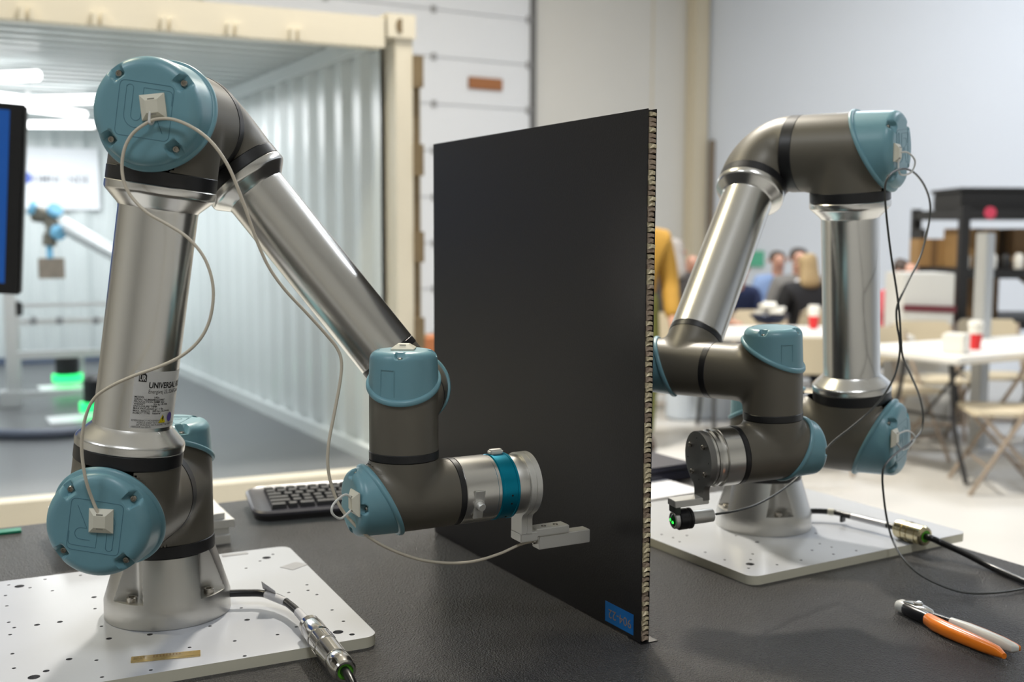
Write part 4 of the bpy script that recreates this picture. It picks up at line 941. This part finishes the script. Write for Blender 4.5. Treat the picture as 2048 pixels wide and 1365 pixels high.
# monitor on a floor stand at the container mouth
Pm = atd(33, 400, 3.0)
mn = thing('monitor', (Pm[0]-.47, Pm[1]-.1, FLOOR), 'large black framed monitor with blue screen on a floor stand', 'monitor')
zt, zb2 = atd(47, 212, 3.0)[2], atd(20, 592, 3.0)[2]; tiltm = .068
Fm_ = T(Pm[0], Pm[1], Pm[2]) @ RZ(-YAW*.62) @ RY(tiltm); hh = zt-zb2
put('bezel', G().box((-.46, 0, 0), (.96, .035, hh), bevel=.006).mesh('bezel', mat('bezel_black', (.008, .008, .009), .35)), mn, Fm_)
put('screen', G().box((-.485, -.0185, .005), (.93, .003, hh-.05)).mesh('screen', mat('screen_blue', (.008, .075, .32), .25, emit=.7), 0), mn, Fm_)
put('stand_pole', G().bar((Pm[0]-.42, Pm[1]+.10, FLOOR+.04), (Pm[0]-.42, Pm[1]+.10, Pm[2]+.1), .06).mesh('stand_pole', 'ring', 0), mn)
put('stand_base', G().box((Pm[0]-.42, Pm[1]+.05, FLOOR+.02), (.6, .5, .04), bevel=.01).mesh('stand_base', 'ring'), mn)

# ------------------------------------------------------------------ meeting corner: tables, chairs, cups
M['ttop'] = mat('table_white', (.76, .75, .72), .4); M['tleg'] = mat('leg_dark', (.05, .05, .052), .4, .5)
M['cbeige'] = mat('chair_beige', (.60, .52, .38), .45); M['cleg'] = mat('chair_frame', (.36, .29, .23), .4, .3)
TT = -.17
def folding_table(C, rz, lx, ly, label):
    t = thing('folding_table', (C[0], C[1], FLOOR), label, 'table', rz=rz); W = T(C[0], C[1], 0) @ RZ(rz)
    put('table_top', G().box((0, 0, TT-.022), (lx, ly, .044), bevel=.012).mesh('table_top', 'ttop'), t, W)
    for sx in (-1, 1):
        for sy in (-1, 1):
            g = G(); x = sx*(lx/2-.22)
            g.tube(spline([(x, sy*(ly/2-.22), TT-.044), (x, sy*(ly/2-.20), TT-.20), (x+sx*.02, sy*(ly/2-.16), FLOOR+.30), (x+sx*.03, sy*(ly/2-.06), FLOOR+.012)], 5), .014, 10); put('leg', g.mesh('leg', 'tleg'), t, W)
        g = G(); x = sx*(lx/2-.215); g.tube([(x, -(ly/2-.18), FLOOR+.36), (x, ly/2-.18, FLOOR+.36)], .011, 8); put('crossbar', g.mesh('crossbar', 'tleg'), t, W)
        g = G(); g.tube([(x, 0, FLOOR+.36), (sx*(lx/2-.62), 0, TT-.05)], .009, 8); put('brace', g.mesh('brace', 'tleg'), t, W)
C = onz(1916, 731, TT-.04); e1 = onz(1760, 712, TT-.04)-C; e1[2] = 0; e1 /= np.linalg.norm(e1); e2 = np.array([e1[1], -e1[0], 0.])
if e2 @ _f < 0: e2 = -e2
cA = C+e1*.38+e2*.915; folding_table(cA, atan2(e2[1], e2[0]), 1.83, .76, 'white folding table carrying the tissue box and red cup')
hf = np.array([_f[0], _f[1], 0]); hf /= np.linalg.norm(hf); hr = np.array([hf[1], -hf[0], 0.])
cB = onz(1575, 661, TT); folding_table(cB, atan2(hr[1], hr[0]), 1.5, .80, 'white folding table where people sit, carrying one red cup and a dark bowl')
def chair_proto():
    m = {}
    n = 12; v = []; f = []
    m['seat'] = G().prism(rrect(.40, .38, .05, 5), .022, None, .430).mesh('seat', 'cbeige', 30)
    def bend(xq): return .03*(1-(xq/.22)**2)
    v = []; rows = [(-.21, .60), (-.22, .66), (-.215, .76), (-.17, .815)]
    for k, th2 in ((0, 0), (1, .018)):
        for hw_, z_ in rows:
            for i in range(n+1): x = hw_*(1-2*i/n); v.append((x, .185+bend(x)+th2+(z_-.6)*.12, z_))
    L = len(rows)*(n+1); f = []
    for k in (0, 1):
        for j in range(len(rows)-1):
            for i in range(n):
                q = [k*L+j*(n+1)+i, k*L+j*(n+1)+i+1, k*L+(j+1)*(n+1)+i+1, k*L+(j+1)*(n+1)+i]; f.append(tuple(q if k else q[::-1]))
    edge = [i for i in range(n+1)]+[j*(n+1)+n for j in range(1, len(rows))]+[(len(rows)-1)*(n+1)+i for i in range(n-1, -1, -1)]+[j*(n+1) for j in range(len(rows)-2, 0, -1)]
    for a, b in zip(edge, edge[1:]+edge[:1]): f.append((a, b, b+L, a+L))
    m['backrest'] = G().add(v, f).mesh('backrest', 'cbeige', 50)
    m['legs'] = []
    for sx in (-1, 1):
        g = G(); g.tube([(sx*.205, .225, .79), (sx*.212, .16, .60), (sx*.215, -.02, .30), (sx*.22, -.20, .0)], .0125, 10); m['legs'].append(g.mesh('leg', 'cleg'))
        g = G(); g.tube([(sx*.195, -.14, .43), (sx*.197, .03, .24), (sx*.20, .235, .0)], .0115, 10); m['legs'].append(g.mesh('leg', 'cleg'))
    m['bars'] = []
    for y, z_, wd in ((-.10, .15, .217), (.165, .10, .199)):
        g = G(); g.tube([(-wd, y, z_), (wd, y, z_)], .009, 8); m['bars'].append(g.mesh('crossbar', 'cleg'))
    return m
CM = chair_proto()
def chair(P, face, label):
    rz = atan2(face[0], -face[1]); t = thing('folding_chair', (P[0], P[1], FLOOR), label, 'chair', 'beige folding chairs', rz); W = T(P[0], P[1], FLOOR) @ RZ(rz)
    put('seat', CM['seat'], t, W); put('backrest', CM['backrest'], t, W)
    for l in CM['legs']: put('leg', l, t, W)
    for l in CM['bars']: put('crossbar', l, t, W)
def fl(px, d): P = atd(px, 700, d); return np.array([P[0], P[1], FLOOR])
chair(onz(2000, 820, FLOOR+.44), -hr+.15*hf, 'beige folding chair side on, pulled out at the end of the tissue box table')
chair(fl(1866, 7.25), -hf, 'beige folding chair facing the bench, beyond the tissue box')
chair(fl(1990, 7.45), -hf-.15*hr, 'beige folding chair facing the bench, right behind the red cup near the rack')
chair(fl(1622, 6.45), hf, 'beige folding chair with its back to the bench, under the table with the dark bowl')
chair(fl(1530, 8.35), -hf, 'empty beige folding chair beyond the dark bowl, next to the person in navy')
chair(fl(1806, 6.75), -hf+.4*hr, 'beige folding chair between the two white tables, seat half hidden by the robot')
M['cupr'] = mat('cup_red', (.62, .015, .02), .45); M['cupw'] = mat('cup_white', (.80, .78, .72), .45)
def cup(px, py, label):
    P = onz(px, py, TT); t = thing('paper_cup', P, label, 'cup'); W = T(*P)
    put('cup_sleeve', G().rev([(.026, .0), (.0285, .002), (.0385, .092)], 28).mesh('cup_sleeve', 'cupr', 40), t, W)
    put('cup_rim', G().rev([(.0380, .092), (.0420, .140), (.0430, .141), (.0430, .146)], 28).mesh('cup_rim', 'cupw', 40), t, W)
    put('cup_lid', G().rev([(.0455, .140), (.0455, .150), (.0400, .153), (.0385, .166), (.034, .168)], 28).mesh('cup_lid', 'cupw', 40), t, W)
cup(1950, 699, 'tall red paper cup with white lid beside the white tissue box')
cup(1627, 658, 'tall red paper cup with white lid on the table where people sit')
P = onz(1911, 706, TT); put('tissue_box', G().box((0, 0, .055), (.13, .12, .11), bevel=.006).mesh('tissue_box', 'cupw'), None, T(*P) @ RZ(.4), 'plain white tissue box on the folding table beside the red cup', 'box')
P = onz(1538, 648, TT); t = thing('bowl', P, 'dark blue bowl heaped with white wrappers on the white table', 'bowl')
put('bowl_shell', G().rev([(.06, 0), (.09, .004), (.15, .07), (.145, .07), (.085, .012), (.02, .010)], 32).mesh('bowl_shell', mat('bowl_navy', (.012, .018, .05), .35)), t, T(*P))
g = G(); rr = random.Random(5)
for i in range(14):
    a = rr.random()*6.28; q = rr.random()*.09; g.box((0, 0, 0), (.10, .07, .03), T(P[0]+q*cos(a), P[1]+q*sin(a), P[2]+.085+.05*rr.random()) @ RZ(rr.random()*3) @ RX(rr.random()), bevel=.006)
o = put('wrappers', g.mesh('wrappers', 'cupw'), t); o['kind'] = 'stuff'

# ------------------------------------------------------------------ black storage rack with boxes
M['rack'] = mat('rack_black', (.012, .012, .013), .5); M['card'] = mat('cardboard', (.36, .22, .09), .7, var=.15, vscale=5); M['card2'] = mat('cardboard_dark', (.20, .12, .055), .7)
DK = 8.0; A0 = atd(1922, 600, DK); rkz = atan2(hr[1], hr[0])
Wr = T(A0[0], A0[1], 0) @ RZ(rkz)         # local x right, y away
rk = thing('storage_rack', (A0[0], A0[1], FLOOR), 'black steel storage rack with three shelves by the cool white wall', 'rack', rz=rkz)
def zat(py, d=DK): return atd(1922, py, d)[2]
RWd, RDp = 1.5, .95; tops = [zat(418), zat(538), zat(640)]
for x in (0, RWd):
    for y in (0, RDp): put('post', G().box((x, y, (FLOOR+tops[0])/2+.01), (.065, .065, tops[0]-FLOOR+.02)).mesh('post', 'rack', 0), rk, Wr)
for z_ in tops: put('shelf', G().box((RWd/2, RDp/2, z_-.035), (RWd+.05, RDp+.05, .07), bevel=.006).mesh('shelf', 'rack'), rk, Wr)
put('side_panel', G().box((-.02, RDp-.12, tops[1]+.14), (.03, .22, .32)).mesh('side_panel', 'rack', 0), rk, Wr)
def rbox(x, y, z_, sx, sy, sz, mt, label, cat='box', rz=0., nm='cardboard_box', flaps=True):
    t = thing(nm, tuple(Wr @ Vector((x, y, z_))), label, cat); W = Wr @ T(x, y, z_) @ RZ(rz)
    put('carton', G().box((0, 0, sz/2), (sx, sy, sz), bevel=.004).mesh('carton', mt), t, W)
    if flaps: put('tape_strip', G().box((0, 0, sz/2), (.05, sy+.002, sz+.002)).mesh('tape_strip', 'card2', 0), t, W)
    return t
z1_, z2_, z3_ = tops
t = thing('equipment_crate', tuple(Wr @ Vector((.55, .35, z1_))), 'wide black equipment crate on top of the storage rack', 'crate')
put('crate_body', G().box((.10, .30, .065), (1.05, .55, .13), bevel=.008).mesh('crate_body', 'rack'), t, Wr @ T(.45, .10, z1_))
put('crate_lid', G().box((.10, .30, .145), (1.09, .58, .030), bevel=.008).mesh('crate_lid', 'rack'), t, Wr @ T(.45, .10, z1_))
put('sticker', G().rev([(.045, 0), (.045, .002)], 20).mesh('sticker', mat('sticker_red', (.55, .05, .10), .5)), t, Wr @ T(.175, -.027, z1_-.03) @ RX(pi/2))
rbox(.02, .70, z2_, .24, .20, .22, 'card', 'small brown carton on the middle shelf beside the rack post')
rbox(.24, .45, z2_, .30, .30, .30, 'card', 'medium brown carton on the middle shelf behind the aluminium post')
rbox(.72, .40, z2_, .52, .40, .30, 'card2', 'large dark brown carton on the middle shelf')
rbox(1.22, .45, z2_, .30, .30, .26, 'card', 'brown carton at the far end of the middle shelf')
for i in range(5):
    P = Wr @ Vector((.06+.10*i, .10, z2_)); g = G().rev([(.035, 0), (.037, .01), (.037, .085), (.030, .10), (.016, .115)], 16)
    put('small_bottle', g.mesh('small_bottle', 'ring' if i % 2 else 'cupw'), None, T(*P), 'small %s bottle on the middle shelf in front of the cartons' % ('dark' if i % 2 else 'white'), 'bottle', 'bottles on the middle shelf')
rbox(.22, .45, z3_, .34, .40, .30, 'card2', 'dark brown carton on the lowest shelf beside the rack post')
put('leaning_board', G().box((0, 0, 0), (.75, .30, .03), Wr @ T(.72, .30, z3_+.235) @ RY(.62)).mesh('leaning_board', 'card', 0), None, None, 'brown board leaning at a slant on the lowest rack shelf', 'board')
t = thing('equipment_case', tuple(Wr @ Vector((1.02, .38, z3_))), 'black equipment case tilted on the lowest rack shelf', 'case')
put('case_shell', G().box((0, 0, 0), (.50, .30, .12), Wr @ T(1.10, .60, z3_+.20) @ RY(-.40), bevel=.01).mesh('case_shell', 'rack'), t)
put('case_handle', G().box((0, -.16, 0), (.14, .02, .03), Wr @ T(1.10, .60, z3_+.20) @ RY(-.40), bevel=.006).mesh('case_handle', 'tleg'), t)
A1 = atd(1966, 600, 7.0)
ap = thing('aluminium_post', (A1[0], A1[1], FLOOR), 'grey aluminium post standing in front of the black rack', 'post', rz=rkz)
put('profile', G().box((A1[0], A1[1], (FLOOR+atd(1966, 466, 7.0)[2])/2), (.085, .085, atd(1966, 466, 7.0)[2]-FLOOR), bevel=.006).mesh('profile', mat('post_grey', (.45, .46, .46), .4, .4)), ap)
put('post_base', G().box((A1[0], A1[1], FLOOR+.012), (.16, .16, .024), bevel=.004).mesh('post_base', 'extr'), ap)
A2 = atd(1860, 600, 7.5)
wb = thing('white_cabinet', (A2[0], A2[1], FLOOR), 'white cabinet with a maroon band beside the black rack', 'cabinet', rz=rkz)
zt2 = atd(1860, 547, 7.5)[2]; Wc = T(A2[0], A2[1], 0) @ RZ(rkz)
put('cabinet_body', G().box((0, .21, (FLOOR+zt2)/2), (.355, .38, zt2-FLOOR), bevel=.006).mesh('cabinet_body', mat('cabinet_white', (.60, .60, .58), .5)), wb, Wc)
for i in range(3):
    zc2 = FLOOR+.16+.30*i; put('drawer', G().box((0, .012, zc2), (.33, .02, .27), bevel=.004).mesh('drawer', mat('drawer_white', (.64, .64, .62), .5) if i == 0 else bpy.data.materials['drawer_white']), wb, Wc)
put('band', G().box((0, .0, atd(1860, 618, 7.5)[2]), (.365, .012, .045)).mesh('band', mat('maroon', (.13, .02, .03), .6), 0), wb, Wc @ RY(.03))
# bundles of water bottles on the floor beyond the panel
for i in range(5):
    P = onz(1362+18*i, 838-3*(i % 2), FLOOR); t = thing('water_jug', P, 'clear bluish water jug standing on the floor beyond the panel', 'jug', 'water jugs on the floor'); 
    put('jug_body', G().rev([(.10, 0), (.12, .02), (.12, .24), (.06, .30), (.03, .32)], 24).mesh('jug_body', mat('jug_blue', (.72, .80, .90), .1, trans=.3) if i == 0 else bpy.data.materials['jug_blue']), t, T(*P))
    put('jug_cap', G().rev([(.034, .32), (.034, .35)], 16).mesh('jug_cap', 'cupw'), t, T(*P))
# green sign on the far wall
P = onp(1512, 518, (XW, 0, 0), (1, 0, 0))
put('exit_sign', G().box((XW-.02, P[1], P[2]), (.03, .32, .20), bevel=.004).mesh('exit_sign', mat('sign_green', (.10, .45, .30), .5)), None, None, 'small green sign on the cool white wall', 'sign')

# ------------------------------------------------------------------ people in the background
def skin(name, nodes, edges, mt):
    me = bpy.data.meshes.new('sk'); me.from_pydata([n[:3] for n in nodes], edges, [])
    ob = bpy.data.objects.new('sk', me); COL.objects.link(ob)
    md = ob.modifiers.new('s', 'SKIN'); md.use_smooth_shade = True
    for i, n in enumerate(nodes):
        sv = me.skin_vertices[0].data[i]; sv.radius = (n[3], n[4] if len(n) > 4 else n[3]); sv.use_root = (i == 0)
    ob.modifiers.new('d', 'SUBSURF').levels = 2
    dg = bpy.context.evaluated_depsgraph_get(); m2 = bpy.data.meshes.new_from_object(ob.evaluated_get(dg)); m2.name = name
    bpy.data.objects.remove(ob); m2.materials.clear(); m2.materials.append(M[mt] if isinstance(mt, str) else mt)
    for p in m2.polygons: p.use_smooth = True
    return m2
M['skin'] = mat('skin', (.55, .30, .22), .55); M['eye'] = mat('eye', (.02, .015, .012), .3)
def person(P, face, label, top, bottom, hair, seated=True, sleeve=True, hairlong=False, bald=False, inner=None, lean=0.0, scale=1.0):
    rz = atan2(face[0], -face[1]); t = thing('person', (P[0], P[1], FLOOR), label, 'person', rz=rz)
    W = T(P[0], P[1], FLOOR) @ RZ(rz) @ Matrix.Scale(scale, 4)
    if seated:
        N = dict(pel=(0, 0, .52, .15, .12), sp=(0, -.02-lean*.3, .72, .135, .105), ch=(0, -.03-lean*.7, .93, .165, .115), nk=(0, -.03-lean, 1.08, .055), hb=(0, -.045-lean, 1.14, .065), hd=(0, -.05-lean, 1.225, .088, .10), ht=(0, -.035-lean, 1.29, .07, .08), no=(0, -.15-lean, 1.20, .014))
        ARM = lambda s: [(s*.19, -.03-lean*.7, 1.00, .062), (s*.26, -.06-lean*.6, .76, .047), (s*.17, -.30-lean*.6, .775, .034), (s*.15, -.38-lean*.6, .775, .030, .018)]
        LEG = lambda s: [(s*.095, -.03, .50, .088), (s*.11, -.43, .50, .062), (s*.11, -.42, .10, .045), (s*.11, -.56, .04, .040)]
    else:
        N = dict(pel=(0, 0, .95, .15, .11), sp=(0, 0, 1.14, .135, .10), ch=(0, .0, 1.34, .165, .115), nk=(0, 0, 1.49, .055), hb=(0, -.01, 1.55, .065), hd=(0, -.02, 1.635, .088, .10), ht=(0, 0, 1.70, .07, .08), no=(0, -.12, 1.61, .014))
        ARM = lambda s: [(s*.19, 0, 1.40, .062), (s*.245, .03, 1.12, .047), (s*.24, -.10, .88, .034), (s*.24, -.13, .80, .030, .018)]
        LEG = lambda s: [(s*.09, 0, .90, .090), (s*.10, -.02, .50, .062), (s*.10, .02, .09, .045), (s*.10, -.12, .04, .040)]
    if seated: chair(np.array([P[0], P[1], 0])+np.array([face[0], face[1], 0])/np.linalg.norm(face)*.03, np.asarray(face), 'beige folding chair under the '+' '.join(label.split(',')[0].split()[:10]))
    def build(ks, arms, legs, grow, fing=True, cutarm=4, cutleg=4):
        nd = []; ed = []; ix = {}
        for k in ks:
            n = N[k]; g_ = 0 if k == 'no' else (grow if grow else (-.035 if k in ('pel', 'sp', 'ch') else 0)); g_ = -.004 if (grow and k == 'nk') else g_; ix[k] = len(nd); nd.append(tuple(n[:3])+tuple(q+g_ for q in n[3:]))
        for a, b in zip(ks[:-1], ks[1:]):
            if b != 'no': ed.append((ix[a], ix[b]))
        if 'no' in ks: ed.append((ix['hd'], ix['no']))
        for s in (-1, 1):
            if arms:
                pr = ix['ch']
                for iq, q in enumerate(ARM(s)[:cutarm]): nd.append(tuple(q[:3])+tuple(r+(grow if grow else (-.02, -.012, 0, 0)[iq]) for r in q[3:])); ed.append((pr, len(nd)-1)); pr = len(nd)-1
                if fing:
                    hx, hy, hz_ = nd[pr][:3]; A, B = ARM(s)[2], ARM(s)[3]; dv = np.array(B[:3])-np.array(A[:3]); dv /= np.linalg.norm(dv); sv = np.cross(dv, (0, 0, 1)) if seated else np.array([0, 1, 0])
                    sv = sv/np.linalg.norm(sv)
                    for i, ln in enumerate((.060, .072, .078, .070)):
                        b0 = np.array([hx, hy, hz_])+sv*(i-1.5)*.019; nd.append(tuple(b0+dv*ln*.5)+(.009,)); ed.append((pr, len(nd)-1)); nd.append(tuple(b0+dv*ln-np.array([0, 0, .012]))+(.008,)); ed.append((len(nd)-2, len(nd)-1))
                    nd.append(tuple(np.array([hx, hy, hz_])-sv*.045*s+dv*.005)+(.010,)); ed.append((pr, len(nd)-1))
            if legs:
                pr = ix['pel']
                for iq, q in enumerate(LEG(s)[:cutleg]): nd.append(tuple(q[:3])+tuple(r+(grow if grow else (-.03, -.015, -.012, -.01)[iq]) for r in q[3:])); ed.append((pr, len(nd)-1)); pr = len(nd)-1
        return nd, ed
    put('body', skin('body', *build(['pel', 'sp', 'ch', 'nk', 'hb', 'hd', 'ht', 'no'], True, True, 0.), 'skin'), t, W)
    jm = mat('jacket', top, .8, var=.12, vscale=25); put('jacket', skin('jacket', *build(['pel', 'sp', 'ch', 'nk'], True, False, .020, False, 3), jm), t, W)
    tm = mat('trousers', bottom, .8); put('trousers', skin('trousers', *build(['pel', 'sp'], False, True, .012, False, 4, 3), tm), t, W)
    sm = mat('shoe', (.05, .03, .02), .5)
    for s in (-1, 1):
        L = LEG(s); put('shoe', skin('shoe', [L[2][:3]+(.055,), (L[3][0], L[3][1]+.06, .045, .05), (L[3][0], L[3][1]-.03, .040, .042)], [(0, 1), (1, 2)], sm), t, W)
    hd_ = N['hd']; hx, hy, hz_ = hd_[:3]
    for s in (-1, 1):
        put('eye', G().rev([(.004, -.011), (.011, -.004), (.011, .004), (.004, .011)], 10).mesh('eye', 'eye'), t, W @ T(s*.034, hy-.098, hz_+.012))
        put('ear', skin('ear', [(s*.098, hy+.012, hz_+.01, .012, .02), (s*.103, hy+.018, hz_-.025, .010, .014)], [(0, 1)], 'skin'), t, W)
    put('mouth', G().box((0, hy-.101, hz_-.052), (.045, .006, .010), bevel=.002).mesh('mouth', mat('lips', (.38, .12, .10), .5)), t, W)
    if not bald:
        hm = mat('hair', hair, .6, var=.3, vscale=40); nd = [(0, hy+.012, hz_+.075, .085, .090), (0, hy+.045, hz_+.035, .098, .080), (0, hy+.065, hz_-.04, .090, .055)]
        ed = [(0, 1), (1, 2)]
        if hairlong: nd += [(0, hy+.085, hz_-.13, .11, .06), (0, hy+.09, hz_-.22, .12, .055)]; ed += [(2, 3), (3, 4)]
        put('hair', skin('hair', nd, ed, hm), t, W)
    if inner:
        im = mat('shirt', inner, .7); c = N['ch']; put('shirt', skin('shirt', [(0, c[1]-.085, c[2]-.20, .040, .06), (0, c[1]-.100, c[2]-.03, .055, .055), (0, c[1]-.045, c[2]+.115, .060, .055)], [(0, 1), (1, 2)], im), t, W)
    return t, W
person(fl(1592, 9.9), -hf-.1*hr, 'seated person in grey blazer and white shirt, hands towards the white table', (.17, .165, .16), (.03, .03, .04), (.03, .022, .018), inner=(.75, .75, .78), scale=.98)
t, W = person(fl(1618, 9.0), hf*.9-.3*hr, 'seated person with long blond hair and black jacket, back to the bench', (.008, .008, .010), (.02, .02, .03), (.40, .29, .15), hairlong=True, scale=.95, lean=.05)
g = G(); g.tube([tuple(W @ Vector(p)) for p in ((-.18, .135, .96), (-.02, .150, .82), (.12, .14, .62))], .022, 8); put('bag_strap', g.mesh('bag_strap', mat('strap_tan', (.30, .13, .09), .6)), t)
person(fl(1545, 10.9), -hf, 'seated person in light blue shirt, mostly hidden behind the grey blazer', (.22, .32, .55), (.03, .03, .05), (.05, .035, .025), scale=.95, lean=.1)
person(fl(1442, 9.0), -hf+.3*hr, 'seated person in navy top beyond the end of the white table', (.012, .022, .075), (.02, .02, .04), (.04, .03, .02), scale=.93, lean=.25)
person(fl(1750, 8.45), -hf+.8*hr, 'seated person in red patterned top leaning to the table beside the rack', (.50, .10, .12), (.04, .04, .06), (.06, .04, .03), scale=.93, lean=.22)
person(fl(1266, 7.0), -hf+.1*hr, 'standing person in mustard jacket and olive trousers, half behind the black panel', (.40, .22, .03), (.13, .14, .03), (.06, .04, .03), seated=False, scale=.98)
person(fl(1341, 8.5), hf, 'seated person in dark coat with long grey hair, seen from behind', (.035, .03, .03), (.02, .02, .02), (.36, .33, .31), hairlong=True, scale=1.04)
person(fl(1379, 10.1), -hf, 'seated bald person in a black sweater beyond the dark coat', (.02, .02, .022), (.02, .02, .03), (.1, .1, .1), bald=True, scale=.95)

# carton by the container post, hose on the container floor
P = fl(846, 6.9); zt3 = atd(846, 672, 6.9)[2]
t = thing('tall_carton', P, 'tall brown carton standing on the floor beside the container post', 'box'); Wt = T(P[0], P[1], FLOOR) @ RZ(-YAW)
put('carton', G().box((0, 0, (zt3-FLOOR)/2), (.20, .30, zt3-FLOOR), bevel=.004).mesh('carton', mat('carton_orange', (.36, .13, .05), .7)), t, Wt)
put('tape_strip', G().box((0, 0, (zt3-FLOOR)/2), (.05, .302, zt3-FLOOR+.002)).mesh('tape_strip', 'card2', 0), t, Wt)
pts = [onz(x, y, zf+.03) for x, y in ((-60, 866), (0, 868), (60, 869), (120, 867), (170, 862), (230, 850))]
cable('floor_hose', pts, .030, mat('hose_bluegrey', (.16, .18, .24), .5), 'thick blue grey hose lying across the container floor', 'hose')
